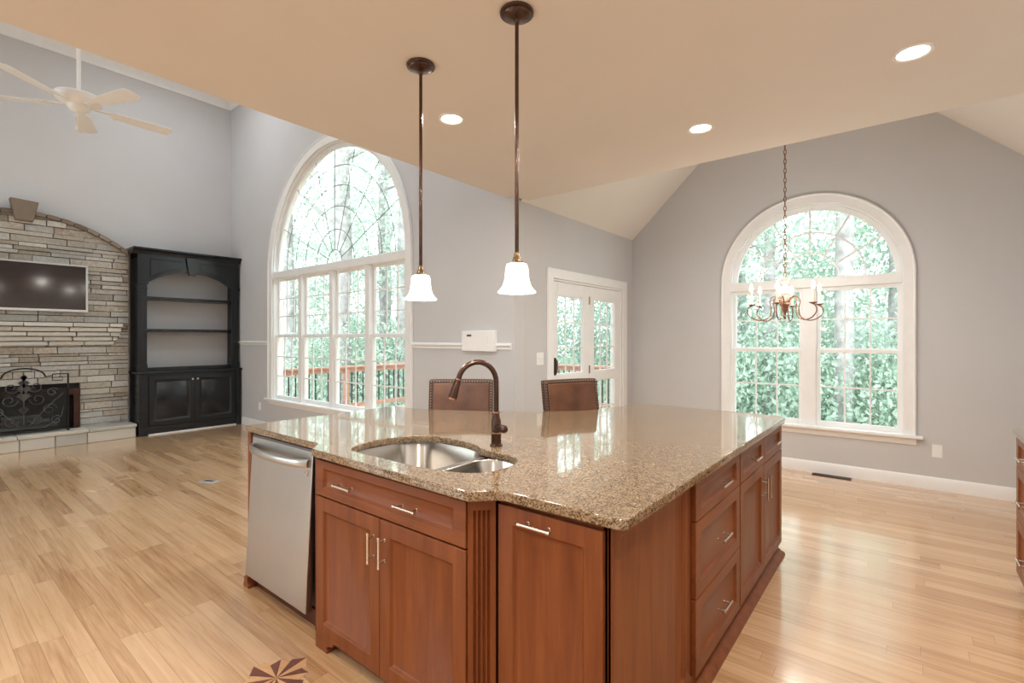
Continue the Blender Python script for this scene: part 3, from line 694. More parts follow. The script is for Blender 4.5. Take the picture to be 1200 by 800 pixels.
o2 = bowl(-1.490, -1.215, 1.27, 1.68, .17, .09).build('bowl', 'bowl', sk); o2['label'] = 'smaller right bowl'
for o_, cx, cy_, z in ((o1, -1.79, 1.52, .680), (o2, -1.355, 1.48, .710)):
    m_ = o_.modifiers.new('wall', 'SOLIDIFY'); m_.thickness = .002; m_.offset = 1
    MB().lathe([(.045, 0), (.045, .003), (.036, .004), (.034, .001), (.006, .001), (.006, .006), (.0, .007)], 20, (cx, cy_, z)).build('drain', 'nickel', o_)
MB().box(-1.526, -1.489, 1.28, 1.70, .868, .8785).build('divider', 'bowl', sk, bevel=.004)
# --- faucet
fa = thing('faucet', 'bronze gooseneck pull-down faucet standing behind the island sink', 'faucet', (-1.515, 1.765, .914))
MB().lathe([(.030, 0), (.030, .006), (.024, .010), (.024, .055), (.026, .058), (.026, .064), (.023, .066), (.023, .118), (.018, .13), (.015, .15), (.017, .152), (.017, .160), (.0125, .162)], 20).build('body', 'bronze', fa)
dv = Vector((-.42, -.91, 0)).normalized(); rch = .19
pth = [Vector((0, 0, .155)), Vector((0, 0, .30))]
for k in range(1, 15):
    a = PI*k/14*.93; pth.append(Vector((0, 0, .30))+dv*(rch/2*(1-math.cos(a)))+Vector((0, 0, rch/2*math.sin(a))))
MB().tube(pth, .0125, 14).build('spout', 'bronze', fa)
e_ = pth[-1]; td = (pth[-1]-pth[-2]).normalized()
sp_ = MB().tube([e_, e_+td*.012, e_+td*.0121, e_+td*.085, e_+td*.092], [.0145, .0145, .0155, .0215, .021], 14).build('spray_head', 'bronze', fa)
MB().tube([e_+td*.0, e_+td*.006], .0165, 14).build('copper_ring', 'copper', sp_)
MB().tube([e_+td*.090, e_+td*.098], .0225, 14).build('copper_ring', 'copper', sp_)
MB().lathe([(.0265, .058), (.0268, .061), (.0265, .064)], 20, cap=False).build('copper_ring', 'copper', fa)
MB().lathe([(.0175, .152), (.0180, .156), (.0175, .160)], 20, cap=False).build('copper_ring', 'copper', fa)
hv = Vector((.80, -.35, 0)).normalized()
MB().tube([Vector((0, 0, .09))+hv*.015, Vector((0, 0, .092))+hv*.05, Vector((0, 0, .090))+hv*.085, Vector((0, 0, .088))+hv*.098], [.017, .015, .019, .012], 12).build('handle', 'bronze', fa)

# ------------------------------------------------------------------ bar stools
def stool(label, loc, rz):
    """faces -y; origin under the back"""
    t = thing('bar_stool', label, 'stool', loc, rz, None)
    W2 = .232
    def bk(z): return .012+.16*(z-1.118)
    # back: curved, raked slab
    def backslab(w2, z0, z1, th, off=0, curve=.03, top_out=0):
        b = MB(); nx, nz = 10, 8; vs = []; fs = []
        for s in (0, 1):
            for j in range(nz+1):
                z = z0+(z1-z0)*j/nz
                for i in range(nx+1):
                    u = -1+2*i/nx
                    y = bk(z)+curve*(u*u)*-1+(th if s else 0)-off
                    vs.append((u*(w2+top_out*(z-z0)), y, z))
        A = (nx+1)*(nz+1)
        for j in range(nz):
            for i in range(nx):
                a = j*(nx+1)+i; fs.append((a, a+1, a+nx+2, a+nx+1)); fs.append((A+a, A+a+nx+1, A+a+nx+2, A+a+1))
        for j in range(nz):
            for i, d in ((0, 0), (nx, 1)):
                a = j*(nx+1)+i; q = (a, a+nx+1, A+a+nx+1, A+a); fs.append(q if d == 0 else q[::-1])
        for i in range(nx):
            a = i; fs.append((a, A+a, A+a+1, a+1)); a = nz*(nx+1)+i; fs.append((a, a+1, A+a+1, A+a))
        return b.add(vs, fs)
    back = backslab(W2, .66, 1.118, .055).build('backrest', 'piping', t, bevel=.012, segs=3)
    backslab(W2-.03, .69, 1.092, .012, .006, .0265).build('cushion_panel', 'leather', back, bevel=.005)
    nb = MB()
    def nail(u, z, y=None): 
        yy = bk(z)-.03*(u/W2)**2-.002 if y is None else y
        nb.ball((u, yy, z), .0055, 6)
    for k in range(23):
        f = k/22; nail(-W2+.014+f*(2*W2-.028), 1.104)
        z = .68+f*.42; nail(-W2+.014, z); nail(W2-.014, z)
        for s in (-1, 1): nb.ball((s*(W2+.001), bk(z)-.03+.028, z), .0055, 6)
    nb.build('nailheads', 'nail', back)
    MB().box(-.235, .235, -.46, .0, .575, .655).build('seat', 'leather', t, bevel=.03, segs=4)
    MB().box(-.215, .215, -.44, -.03, .535, .578).build('apron', 'darkwood', t, bevel=.004)
    for sx in (-1, 1):
        for y0_, y1_ in ((-.42, -.44), (-.05, .02)):
            MB().tube([(sx*.19, y0_, .56), (sx*.205, y1_, 0)], [.025, .016], 4).build('leg', 'darkwood', t)
    for a, b_ in (((-.2, -.43, .22), (.2, -.43, .22)), ((-.2, .0, .28), (.2, .0, .28)), ((-.2, -.43, .25), (-.2, .0, .25)), ((.2, -.43, .25), (.2, .0, .25))):
        MB().tube([a, b_], .012, 6).build('stretcher', 'darkwood', t)
    return t
stool('brown leather bar stool with nailhead trim behind the faucet', (-2.545, 2.575, 0), math.atan2(.289, .359))
stool('brown leather bar stool with nailhead trim in front of the french doors', (-1.93, 3.075, 0), math.atan2(.385, .165))

# ------------------------------------------------------------------ right hand cabinets
wr = .632
for k, lab in enumerate(['dark cherry three drawer base cabinet at the far end of the right wall run', 'dark cherry three drawer base cabinet second from the far end of the right wall run', 'dark cherry three drawer base cabinet nearest the viewer in the right wall run']):
    t = thing('wall_run_cabinet', lab, 'cabinet', (.488, 3.93-k*wr, 0), R(-90))
    MB().box(.0, wr-.002, 0, XR-.49, .10, CT).build('carcass', 'cherry', t, bevel=.002)
    MB().box(.0, wr-.002, .06, XR-.49, 0, .10).build('toe_kick', 'cherry_dark', t)
    for z0, h_ in ((.712, .155), (.422, .285), (.115, .302)):
        d_ = shaker(wr-.014, h_, fr=.055, fr2=.035 if h_ < .2 else .052).build('drawer', 'cherry_x', t, (.006, 0, z0), bevel=.0025)
        pull(d_, wr/2, h_/2, .125)
tag(link(fill([[(.455, 1.9), (XR-.002, 1.9), (XR-.002, 3.955), (.47, 3.955), (.455, 3.94)]], .034, .005), 'wall_worktop', 'granite2', None, (0, 0, .897)), 'grey brown granite worktop along the right wall', 'worktop')

# ------------------------------------------------------------------ fireplace
FX = XF+.09                                             # plane behind the stones
fp = thing('fireplace', 'arched ledge stone fireplace on the tall living room wall', 'fireplace', (0, 0, 0))
YC, HW = 1.02, 1.105
ZA, ZE = 3.03, 2.62                                      # apex and shoulder heights of the arch
rise = ZA-ZE; RA = (HW*HW+rise*rise)/(2*rise); CZ = ZA-RA
a_ = math.degrees(math.asin(HW/RA))
arcp = arc(YC, CZ, RA, 90-a_, 90+a_, 24)
region = [(YC-HW, .0), (YC+HW, .0)]+arcp
def clip(poly, reg):
    out = poly
    for i in range(len(reg)):
        ax_, ay = reg[i]; bx_, by = reg[(i+1) % len(reg)]
        def ins(p): return (bx_-ax_)*(p[1]-ay)-(by-ay)*(p[0]-ax_) >= -1e-9
        inp, out = out, []
        for k in range(len(inp)):
            p, q = inp[k-1], inp[k]
            if ins(p) != ins(q):
                d1 = (bx_-ax_)*(p[1]-ay)-(by-ay)*(p[0]-ax_); d2 = (bx_-ax_)*(q[1]-ay)-(by-ay)*(q[0]-ax_); t = d1/(d1-d2)
                out.append((p[0]+(q[0]-p[0])*t, p[1]+(q[1]-p[1])*t))
            if ins(q): out.append(q)
        if not out: return []
    return out
rs = random.Random(3)
OY0, OY1, OZ0, OZ1 = .47, 1.575, .20, .735                # firebox opening
def stones(y0, y1, z0, z1, xb, reg=None, hole=None, hrange=(.035, .095), lrange=(.18, .55), out=(.022, .062)):
    b = MB(); z = z0
    while z < z1-.005:
        h_ = min(rs.uniform(*hrange), z1-z)
        if z1-z-h_ < .02: h_ = z1-z
        y = y0-rs.uniform(0, .2)
        while y < y1:
            l_ = rs.uniform(*lrange); a, c = max(y, y0), min(y+l_, y1); y += l_
            if c-a < .02: continue
            pieces = [(a, c)]
            if hole and z+h_ > hole[2]+.01 and z < hole[3]-.01:
                pieces = [(p, q) for p, q in ((a, min(c, hole[0])), (max(a, hole[1]), c)) if q-p > .01]
            for p, q in pieces:
                g = .0042; j = rs.uniform(-.004, .004)
                poly = [(p+g, z+g), (q-g, z+g+j*.5), (q-g+j, z+h_-g), (p+g+j, z+h_-g+j*.5)]
                if reg: poly = clip(poly, reg)
                if len(poly) < 3: continue
                b.prism(poly, xb-.03, xb+rs.uniform(*out), 'x')
        z += h_
    return b
# backing
link(fill([region, [(OY0, OZ0), (OY1, OZ0), (OY1, OZ1), (OY0, OZ1)]], FX-XF-.02, 0, 'yz'), 'backing', 'soot', fp, ((FX+XF)/2+.005, 0, 0), smooth=False)
stones(YC-HW, YC+HW, .0, 3.1, FX, region, (OY0, OY1, 0, OZ1)).build('stone_facing', 'stone', fp, bevel=.006, segs=1)
# arch cap of thin stones
b = MB(); nst = 17
for k in range(nst):
    a0, a1 = 90-a_+2*a_*k/nst, 90-a_+2*a_*(k+1)/nst; g = .12
    q = arc(YC, CZ, RA+.045, a0+g, a1-g, 3)+list(reversed(arc(YC, CZ, RA-.01, a0+g, a1-g, 3)))
    b.prism(q, FX-.03, FX+.07+rs.uniform(0, .012), 'x')
b.build('arch_cap', 'key', fp, bevel=.005, segs=1)
MB().prism([(YC-.085, 2.93), (YC+.085, 2.93), (YC+.135, 3.19), (YC-.135, 3.205)], FX-.02, FX+.115, 'x').build('keystone', 'key', fp, bevel=.008)
# corbelled mantel
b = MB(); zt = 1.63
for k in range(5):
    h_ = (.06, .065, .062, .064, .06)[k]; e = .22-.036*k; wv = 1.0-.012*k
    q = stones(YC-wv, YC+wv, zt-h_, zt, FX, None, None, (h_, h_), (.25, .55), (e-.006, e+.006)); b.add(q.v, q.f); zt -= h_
b.build('mantel', 'pale', fp, bevel=.006, segs=1)  # brightness of the lit courses comes from the stone colour
# firebox
XB = XF+.004
b = MB()
t_ = .015
b.box(XB, FX+.03, OY0, OY0+t_, OZ0, OZ1); b.box(XB, FX+.03, OY1-t_, OY1, OZ0, OZ1); b.box(XB, FX+.03, OY0, OY1, OZ1-t_, OZ1); b.box(XB, XB+t_, OY0, OY1, OZ0, OZ1); b.box(XB, FX+.03, OY0, OY1, OZ0, OZ0+.006)
b.build('firebox', 'soot', fp)
b = MB(); fw = .07
b.box(FX+.03, FX+.06, OY0, OY0+fw, OZ0, OZ1); b.box(FX+.03, FX+.06, OY1-fw, OY1, OZ0, OZ1); b.box(FX+.03, FX+.06, OY0+fw, OY1-fw, OZ1-.09, OZ1)
b.build('fireplace_surround', 'rust', fp, bevel=.003)
hl = MB()
for k in range(3): hl.tube([(FX-.02+.03*(k % 2), .62+.1*k, .25+.06*k), (FX+.0, 1.35-.08*k, .26+.055*k)], .04, 8)
hl.build('log_set', 'bark', fp)
# hearth
HX = -8.63
he = thing('hearth', 'low raised pale flagstone hearth in front of the fireplace', 'hearth', (0, 0, 0))
b = MB(); y = -.12; k = 0
for y1 in (.30, .93, 1.62, 2.148):
    b.box(FX+.06, HX+.012, y+.003, y1-.003, .148, .192); y = y1
b.build('hearth_slab', 'slab', he, bevel=.008)
b = MB(); y = -.10
for y1 in (.45, .95, 1.28, 1.60, 2.14):
    b.box(FX+.06, HX-.004+rs.uniform(-.004, .004), y+.003, y1-.003, 0, .146); y = y1
b.build('riser_block', 'slab', he, bevel=.008)
# fire screen
SX = -8.76
fs = thing('fire_screen', 'black wrought iron fire screen with scrolls on the hearth', 'fire screen', (SX, 1.0, .192))
def yz(pts, r, n=6): return MB().tube([(0, y_, z_) for y_, z_ in pts], r, n)
hwS = .425; b = MB()
def add(pts, r=.007): b.tube([(0, y_, z_) for y_, z_ in pts], r, 6)
sh = .755
for s in (-1, 1):
    add([(s*hwS, .02), (s*hwS, sh)], .010); add([(s*hwS, sh), (s*(hwS-.155), sh)], .008)
    add([(s*(hwS-.155), sh), (s*(hwS-.155), sh-.085), (s*(hwS-.055), sh-.085), (s*(hwS-.055), sh-.04), (s*(hwS-.10), sh-.04)], .006)
    add([(s*(hwS-.155), sh-.02), (s*(hwS-.225), sh-.03)], .008)
    b.tube([(-.09, s*hwS, .012), (.06, s*hwS, .012)], .009, 6); b.ball((0, s*hwS, .30), .014, 8); b.ball((0, s*hwS, .10), .012, 8)
rr_ = hwS-.225; aa = [(-rr_*math.cos(PI*k/20), sh-.03+.115*math.sin(PI*k/20)) for k in range(21)]
add(aa, .009); add([(-hwS, .03), (hwS, .03)], .009)
add([(-rr_*.95, sh-.045), (-.1, sh-.045), (-.1, sh+.04)], .005); add([(rr_*.95, sh-.045), (.1, sh-.045), (.1, sh+.04)], .005)
b.build('frame', 'iron', fs)
MB().box(-.012, -.006, -hwS, hwS, .03, .55).build('mesh_panel', 'meshp', fs)
b = MB()
def scroll(cy_, cz_, r0, turns, s, a0=0, r=.006):
    n = 26; add([(cy_+s*r0*(1-.75*k/n)*math.cos(a0+turns*2*PI*k/n), cz_+r0*(1-.75*k/n)*math.sin(a0+turns*2*PI*k/n)) for k in range(n+1)], r)
for s in (-1, 1):
    scroll(s*.11, .60, .075, 1.2, s, PI); scroll(s*.13, .44, .08, 1.2, s, PI); scroll(s*.24, .30, .075, 1.3, s, 0); scroll(s*.12, .18, .07, 1.2, s, PI)
    scroll(s*.27, .52, .06, 1.2, s, .5); scroll(s*.31, .15, .06, 1.2, s, 1.0)
    add([(s*.05, .10), (s*.16, .25), (s*.28, .40), (s*.38, .50)], .006); add([(0, .08), (s*.2, .07), (s*.36, .2), (s*.38, .33)], .005)
b.build('scrollwork', 'scroll', fs)
b = MB(); b.box(.003, .011, -.006, .006, .12, .70)
for zc, w0 in ((.72, .035), (.64, .06), (.56, .075), (.47, .07), (.30, .05)):
    for k in range(-3, 4):
        a = k*.42; l_ = w0*(1.5 if k == 0 else 1.1)
        y1_, z1_ = math.sin(a)*l_, math.cos(a)*l_; px, pz = math.cos(a)*.012, -math.sin(a)*.012
        b.prism([(0, zc-.05), (y1_*.6+px, zc+z1_*.6+pz), (y1_, zc+z1_), (y1_*.6-px, zc+z1_*.6-pz)], .002, .012, 'x')
b.build('leaf_ornament', 'scroll', fs)
# television
tv = thing('television', 'flat television with silver bezel mounted on the stone chimney', 'television', (FX+.075, .42, 1.775))
MB().box(0, .045, .0, 1.225, 0, .64).build('body', 'grey', tv, bevel=.006)
link(fill([[(0, 0), (1.225, 0), (1.225, .64), (0, .64)], [(.022, .03), (1.203, .03), (1.203, .618), (.022, .618)]], .012, .002, 'yz'), 'bezel', 'silver', tv, (.05, 0, 0))
MB().box(.045, .050, .022, 1.203, .03, .618).build('screen', 'screen', tv)
MB().box(-.035, 0, .45, .78, .2, .45).build('wall_bracket', 'grey', tv)

# ------------------------------------------------------------------ bookcase
bk0, bk1 = 2.165, 3.555
bc = thing('bookcase', 'black built-in bookcase with arched top and two doors beside the fireplace', 'bookcase', (-8.63, 0, 0))
DPT = XF+.002-(-8.63)                                      # local back x
b = MB(); b.box(DPT, -.02, bk0, bk1, .0, .895); b.build('base_cabinet', 'black', bc, bevel=.003)
MB().box(DPT, .035, bk0-.025, bk1+.02, .895, .93).build('base_top', 'black', bc, bevel=.008)
for y0_, y1_ in ((bk0, bk0+.115), (bk1-.07, bk1)):
    b = MB(); b.box(-.02, .010, y0_, y1_, .11, .895); b.box(-.02, .022, y0_-.0, y1_+.0, 0, .115)
    b.box(.010, .016, y0_+.025, y1_-.025, .15, .86)
    b.build('base_pilaster', 'black', bc, bevel=.003)
MB().box(-.02, .0, bk0+.115, bk1-.07, .0, .115).build('plinth', 'black', bc, bevel=.003)
MB().box(.0, .014, bk0+.115, bk1-.07, .0, .018).build('quarter_round', 'white', bc, bevel=.005)['label'] = 'pale quarter round strip on the floor'
yd0, yd1 = bk0+.125, bk1-.08; wd = (yd1-yd0)/2-.002
for k in range(2):
    b = shaker(wd, .73, t=.022, fr=.065, rec=.009, slope=.014)
    m0 = .095; q = [(m0, m0), (wd-m0, m0), (wd-m0, .73-m0), (m0, .73-m0)]; q2 = [(m0+.02, m0+.02), (wd-m0-.02, m0+.02), (wd-m0-.02, .73-m0-.02), (m0+.02, .73-m0-.02)]
    b.add([(u, -.012, v) for u, v in q]+[(u, -.021, v) for u, v in q2], [(0, 1, 5, 4), (1, 2, 6, 5), (2, 3, 7, 6), (3, 0, 4, 7), (4, 5, 6, 7)])
    d_ = b.build('door', 'black', bc, (-.02, yd0+k*(wd+.004), .135), (0, 0, R(90)), bevel=.002)
    MB().lathe([(.006, 0), (.006, .012), (.014, .018), (.014, .024), (.006, .029)], 14).xf(Matrix.Rotation(R(90), 4, 'X')).build('knob', 'nickel', d_, (wd-.033 if k == 0 else .033, -.022, .655))
# hutch
HXF = -.06                                                 # local front plane of the hutch
for y0_, y1_ in ((bk0+.005, bk0+.035), (bk1-.035, bk1-.005)): MB().box(DPT, HXF-.002, y0_, y1_, .93, 2.62).build('side_panel', 'black', bc, bevel=.002)
MB().box(DPT, HXF-.002, bk0+.005, bk1-.005, 2.60, 2.64).build('top_panel', 'black', bc, bevel=.002)
pw = .115
for y0_ in (bk0+.005, bk1-.005-pw):
    b = MB(); b.box(HXF-.03, HXF, y0_, y0_+pw, .93, 2.22); b.box(HXF, HXF+.008, y0_+.03, y0_+pw-.03, 1.08, 2.10)
    b.box(HXF-.03, HXF+.014, y0_-.004, y0_+pw+.004, .93, 1.03); b.box(HXF-.03, HXF+.022, y0_-.008, y0_+pw+.012, 2.205, 2.235); b.box(HXF-.03, HXF+.012, y0_-.003, y0_+pw+.004, 2.14, 2.16)
    b.build('hutch_pilaster', 'black', bc, bevel=.003)
ya, yb = bk0+.005, bk1-.005; yo0, yo1 = ya+pw, yb-pw; hw_ = (yo1-yo0)/2; yc_ = (yo0+yo1)/2; rs_ = .20; RR = (hw_*hw_+rs_*rs_)/(2*rs_); aq = math.degrees(math.asin(hw_/RR)); cz2 = 2.225+rs_-RR
hd = [(ya, 2.225), (yo0, 2.225)]+list(reversed(arc(yc_, cz2, RR, 90-aq, 90+aq, 24)))[1:-1]+[(yo1, 2.225), (yb, 2.225), (yb, 2.66), (ya, 2.66)]
link(fill([hd], .04, 0, 'yz'), 'arched_header', 'black', bc, (HXF-.015, 0, 0), bevel=.003)
def spandrel(s):
    o = []
    for k in range(13):
        f = k/12; y_ = yc_+s*(.12+f*(hw_-.16)); zz = cz2+math.sqrt(RR*RR-(y_-yc_)**2)+.055; o.append((y_, zz))
    top = 2.585; return o+[(o[-1][0], top), (o[0][0], top)]
for s in (-1, 1):
    q = spandrel(s)
    MB().tube([(HXF+.006, y_, z_) for y_, z_ in q], .009, 6, closed=True).build('spandrel_moulding', 'black', bc)
MB().prism([(yc_-.045, 2.385), (yc_+.045, 2.385), (yc_+.085, 2.655), (yc_-.085, 2.655)], HXF-.01, HXF+.04, 'x').build('keystone', 'black', bc, bevel=.004)
MB().prism([(HXF, 2.645), (HXF+.018, 2.645), (HXF+.025, 2.67), (HXF+.06, 2.705), (HXF+.075, 2.712), (HXF+.075, 2.735), (DPT, 2.735), (DPT, 2.645)], bk0-.06, bk1+.015, 'y').build('crown_moulding', 'black', bc, bevel=.002)
for z in (1.555, 2.035): MB().box(DPT, HXF-.05, bk0+.036, bk1-.036, z-.042, z).build('shelf', 'black', bc, bevel=.003)
MB().box(HXF-.05, HXF-.03, bk0+.1, bk1-.1, .93, .985).build('bottom_rail', 'black', bc, bevel=.002)

# ------------------------------------------------------------------ wall plates, panel, floor items
ic = thing('intercom_panel', 'wide white intercom panel over the chair rail right of the arched window', 'intercom', (-3.49, YW, 1.29))
MB().box(0, .435, -.045, .0, 0, .20).build('housing', 'plastic', ic, bevel=.006)
MB().box(.075, .135, -.048, -.044, .145, .165).build('display', 'grey', ic)
MB().box(.03, .25, -.047, -.044, .02, .10).build('speaker_grille', 'plastic', ic)
b = MB()
for k in range(4):
    for j in range(3): b.box(.30+k*.025, .318+k*.025, -.049, -.044, .05+j*.035, .075+j*.035)
b.build('buttons', 'plastic', ic)
def plate(name, label, cat, loc, rz, w_, h_, kind):
    t = thing(name, label, cat, loc, rz)
    MB().box(-w_/2, w_/2, -.006, 0, -h_/2, h_/2).build('plate', 'white', t, bevel=.002)
    if kind == 'switch':
        for s in (-1, 1): MB().box(s*.023-.005, s*.023+.005, -.016, -.006, -.012, .012).build('toggle', 'white', t, bevel=.001)
    else:
        for s in (-1, 1):
            MB().box(-.016, .016, -.009, -.006, s*.024-.014, s*.024+.014).build('socket', 'plastic', t, bevel=.002)
    return t
plate('light_switch', 'double white light switch plate left of the french doors', 'light switch', (XD, 3.985, 1.215), R(90), .115, .125, 'switch')
plate('wall_outlet', 'white wall outlet right of the arched dining window', 'outlet', (.205, YD, .365), 0, .075, .12, 'outlet')
plate('wall_outlet', 'white wall outlet under the left end of the big window sill', 'outlet', (-7.98, YW, .345), 0, .075, .12, 'outlet')
fo = thing('floor_outlet', 'small pale metal outlet cover set in the living room floor', 'floor outlet', (-5.40, 1.93, 0), R(20))
MB().box(-.09, .09, -.05, .05, 0, .005).build('cover', 'silver', fo, bevel=.002)
MB().box(-.06, .06, -.025, .025, .005, .008).build('lid', 'nickel', fo, bevel=.001)
fv = thing('floor_register', 'dark slotted floor register below the dining window', 'floor vent', (-.62, YD-.085, 0))
MB().box(-.17, .17, -.045, .045, 0, .006).build('frame', 'rust', fv, bevel=.001)
b = MB()
for k in range(16): b.box(-.155+k*.02, -.143+k*.02, -.035, .035, .006, .009)
b.build('louvre', 'iron', fv)
md = thing('floor_medallion', 'small compass star inlay in the floor in front of the sink cabinet', 'floor inlay', (-2.06, .99, 0), R(10))
b = MB(); b2 = MB()
for k in range(8):
    a = k*PI/4; L_ = .15 if k % 2 == 0 else .125
    tip = (math.cos(a)*L_, math.sin(a)*L_)
    for s, bb_ in ((1, b), (-1, b2)):
        e = a+s*PI/8; md_ = (math.cos(a+s*.40)*L_*.80, math.sin(a+s*.40)*L_*.80)
        bb_.prism([(0, 0), tip, md_] if s > 0 else [(0, 0), md_, tip], 0, .0012, 'z')
b.build('dark_points', 'inlay', md); b2.build('light_points', 'maple', md)

# ------------------------------------------------------------------ lamps
def lamp(kind, name, parent, loc, energy, col, size=.1, rot=(0, 0, 0)):
    l = bpy.data.lights.new(name, kind); l.energy = energy; l.color = col
    if kind == 'AREA': l.shape = 'DISK'; l.size = size
    else: l.shadow_soft_size = size
    o = bpy.data.objects.new(name, l); C.objects.link(o); o.parent = parent; o.location = loc; o.rotation_euler = rot; return o
WARM = (1.0, .94, .87)
def can(label, x, y, z, energy=CAN, col=WARM, r=.078):
    t = thing('recessed_light', label, 'ceiling light', (x, y, z))
    MB().lathe([(r, 0), (r, -.004), (r*.97, -.008), (r*.80, -.006), (r*.74, .0)], 32, cap=False).build('trim_ring', 'fanwhite', t)
    MB().lathe([(r*.76, -.0015), (r*.4, -.003), (0.0, -.0035)], 32, cap=False).build('lens', 'lens', t)
    lamp('AREA', 'light', t, (0, 0, -.012), energy, col, r*1.5); return t
can('lit recessed ceiling light between the two island pendants', -2.13, 2.072, ZC)
can('lit recessed ceiling light above the nook side of the island', -1.014, 3.139, ZC)
can('lit recessed ceiling light nearest the top right corner', .014, 2.915, ZC)
for x, y in ((-2.2, .1), (.25, 1.5), (-.2, .3), (-1.2, -.8), (.0, -1.8), (-2.2, -2.2)):  # extra cans outside the frame, added to brighten the kitchen
    can('added recessed fill light out of view in the kitchen ceiling', x, y, ZC)['group'] = 'added fill lights out of view in the kitchen'
for x, y in ((-4.3, -1.4), (-7.4, -1.4), (-4.3, 2.6), (-7.6, 2.4)):  # unseen cool lamps added to fill the living room softly
    can('added fill light in the unseen living room ceiling', x, y, ZL, CAN*1.2, (.93, .97, 1.0))['group'] = 'added fill lights in the living room ceiling'

def pendant(label, x, y, zb):
    t = thing('pendant_light', label, 'pendant light', (x, y, zb))
    H = ZC-zb
    MB().lathe([(.066, H), (.069, H-.006), (.067, H-.012), (.056, H-.014), (.053, H-.020), (.044, H-.024), (.030, H-.028), (.013, H-.033), (.011, H-.045), (.007, H-.05)], 28).build('canopy', 'bronze', t)
    MB().tube([(0, 0, .155), (0, 0, H-.04)], .008, 12).build('rod', 'bronze', t)
    MB().lathe([(.034, .116), (.034, .120), (.020, .126), (.016, .14), (.013, .145), (.012, .155), (.009, .162)], 20).build('holder', 'brass', t)
    pr_ = [(.030, .119), (.040, .114), (.0455, .100), (.047, .075), (.050, .050), (.058, .026), (.070, .010), (.077, .004), (.076, .0), (.068, .006), (.055, .024), (.046, .050), (.043, .075), (.041, .098), (.034, .111)]
    MB().lathe(pr_, 32, cap=False).build('shade', 'shade', t)
    MB().ball((0, 0, .065), .020, 12, (1, 1, 1.3)).build('bulb', 'lens', t)
    lamp('POINT', 'light', t, (0, 0, -.01), PEND, WARM, .04)
    return t
pendant('left bronze pendant with white bell glass shade over the island', -1.826, 1.572, 1.604)
pendant('right bronze pendant with white bell glass shade over the island', -1.228, 1.558, 1.602)

# chandelier
chx, chy = -.862, 4.955
ch = thing('chandelier', 'six candle chandelier with curled iron arms before the dining window', 'chandelier', (chx, chy, 1.58))
top = zr-1.58-.9*0
b = MB(); z = .385
nl = int((top-.06-.385)/.042)
for k in range(nl):
    a = (k % 2)*PI/2; c0 = .385+k*.042+.021
    b.tube([(.010*math.cos(q)*math.cos(a), .010*math.cos(q)*math.sin(a), c0+.026*math.sin(q)) for q in [2*PI*i/8 for i in range(8)]], .0036, 5, closed=True)
b.build('chain', 'rustic', ch)
MB().lathe([(.002, top-.075), (.02, top-.07), (.05, top-.05), (.06, top-.035), (.06, top+.03)], 20).build('ceiling_canopy', 'rustic', ch)
MB().lathe([(.004, .39), (.010, .37), (.022, .362), (.030, .345), (.028, .33), (.018, .315), (.016, .30), (.042, .295), (.046, .28), (.046, .235), (.036, .225), (.032, .19), (.028, .165)], 20).build('centre_column', 'glow', ch)
MB().lathe([(.028, .17), (.034, .16), (.044, .15), (.046, .14), (.032, .12), (.022, .085), (.010, .062), (.008, .04), (.014, .03), (.008, .012), (.0, .005)], 20).build('lower_urn', 'rustic', ch)
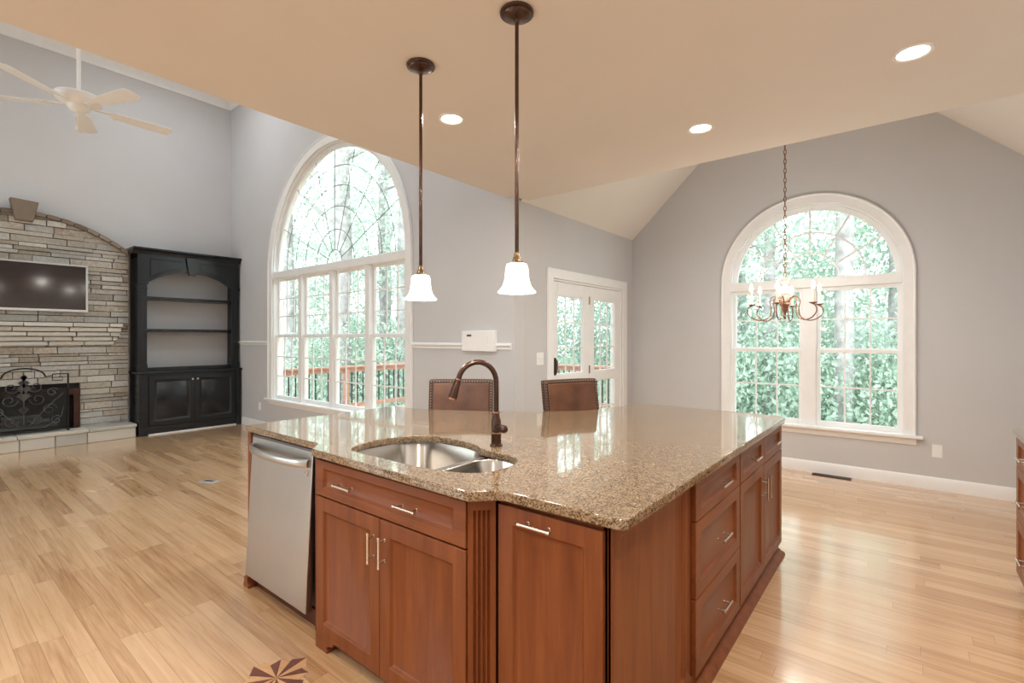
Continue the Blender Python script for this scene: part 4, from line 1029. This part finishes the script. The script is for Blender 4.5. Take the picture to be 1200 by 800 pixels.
for k in range(6):
    a = k*PI/3+R(28); ca, sa = math.cos(a), math.sin(a)
    pts = [(.030, .15), (.06, .20), (.095, .205), (.115, .165), (.105, .10), (.12, .03), (.18, -.002), (.245, .015), (.285, .06), (.283, .105), (.258, .128)]
    pts = [(r_*1.08, z_) for r_, z_ in pts]; sp = spline([(r_*ca, r_*sa, z_) for r_, z_ in pts], 5)
    ar = MB().tube(sp, .0052, 7).build('arm', 'rustic', ch)
    q = (.279*ca, .279*sa, .128)
    MB().lathe([(.004, -.004), (.012, .0), (.034, .012), (.033, .014), (.012, .006), (.0, .006)], 18, q).build('drip_pan', 'rustic', ar)
    MB().lathe([(.011, .006), (.011, .125), (.006, .128)], 14, q).build('candle_sleeve', 'candle', ar)
    MB().lathe([(.006, .128), (.012, .135), (.0165, .15), (.014, .168), (.007, .186), (.002, .20)], 14, q).build('flame_bulb', 'flame', ar)
    lamp('POINT', 'light', ch, (q[0], q[1], q[2]+.16), CANDLE, WARM, .02)

# ceiling fan
fan = thing('ceiling_fan', 'white five blade ceiling fan hanging in the living room', 'ceiling fan', (-5.83, 1.02, 3.46))
MB().tube([(0, 0, .16), (0, 0, ZL-3.46-.05)], .016, 12).build('downrod', 'fanwhite', fan)
MB().lathe([(.02, ZL-3.46-.11), (.06, ZL-3.46-.09), (.075, ZL-3.46-.03), (.075, ZL-3.46)], 24).build('ceiling_canopy', 'fanwhite', fan)
MB().lathe([(.02, .185), (.045, .175), (.10, .165), (.165, .14), (.175, .12), (.165, .09), (.12, .065), (.10, .055), (.03, .05)], 32).build('motor_housing', 'fanwhite', fan)
MB().lathe([(.085, .052), (.083, .03), (.06, .005), (.03, -.008), (.0, -.01)], 28).build('switch_cup', 'fanwhite', fan)
MB().tube([(.03, -.01, .0), (.035, -.02, -.15)], .0025, 6).build('pull_chain', 'fanwhite', fan)
MB().ball((.035, -.02, -.165), .012, 8, (1, 1, 1.6)).build('pull_knob', 'fanwhite', fan)
for k in range(5):
    a = R(20)+k*2*PI/5
    br = MB().box(.09, .25, -.018, .018, .052, .060); br.box(.22, .30, -.045, .045, .050, .056)
    rotm = Matrix.Rotation(a, 4, 'Z')
    br.xf(rotm).build('blade_bracket', 'fanwhite', fan, bevel=.003)
    o = [(.25, -.055)]+[(.25+.43*t/8, -.055-.022*t/8) for t in range(1, 9)]+[(.70, -.068), (.715, -.04), (.72, 0), (.715, .04), (.70, .068)]+[(.68-.43*t/8, .077-.022*t/8) for t in range(0, 9)]
    MB().prism(o, -.003, .003, 'z').xf(rotm @ Matrix.Translation((0, 0, .048)) @ Matrix.Rotation(R(-10), 4, 'X')).build('blade', 'fanwhite', fan, bevel=.001)
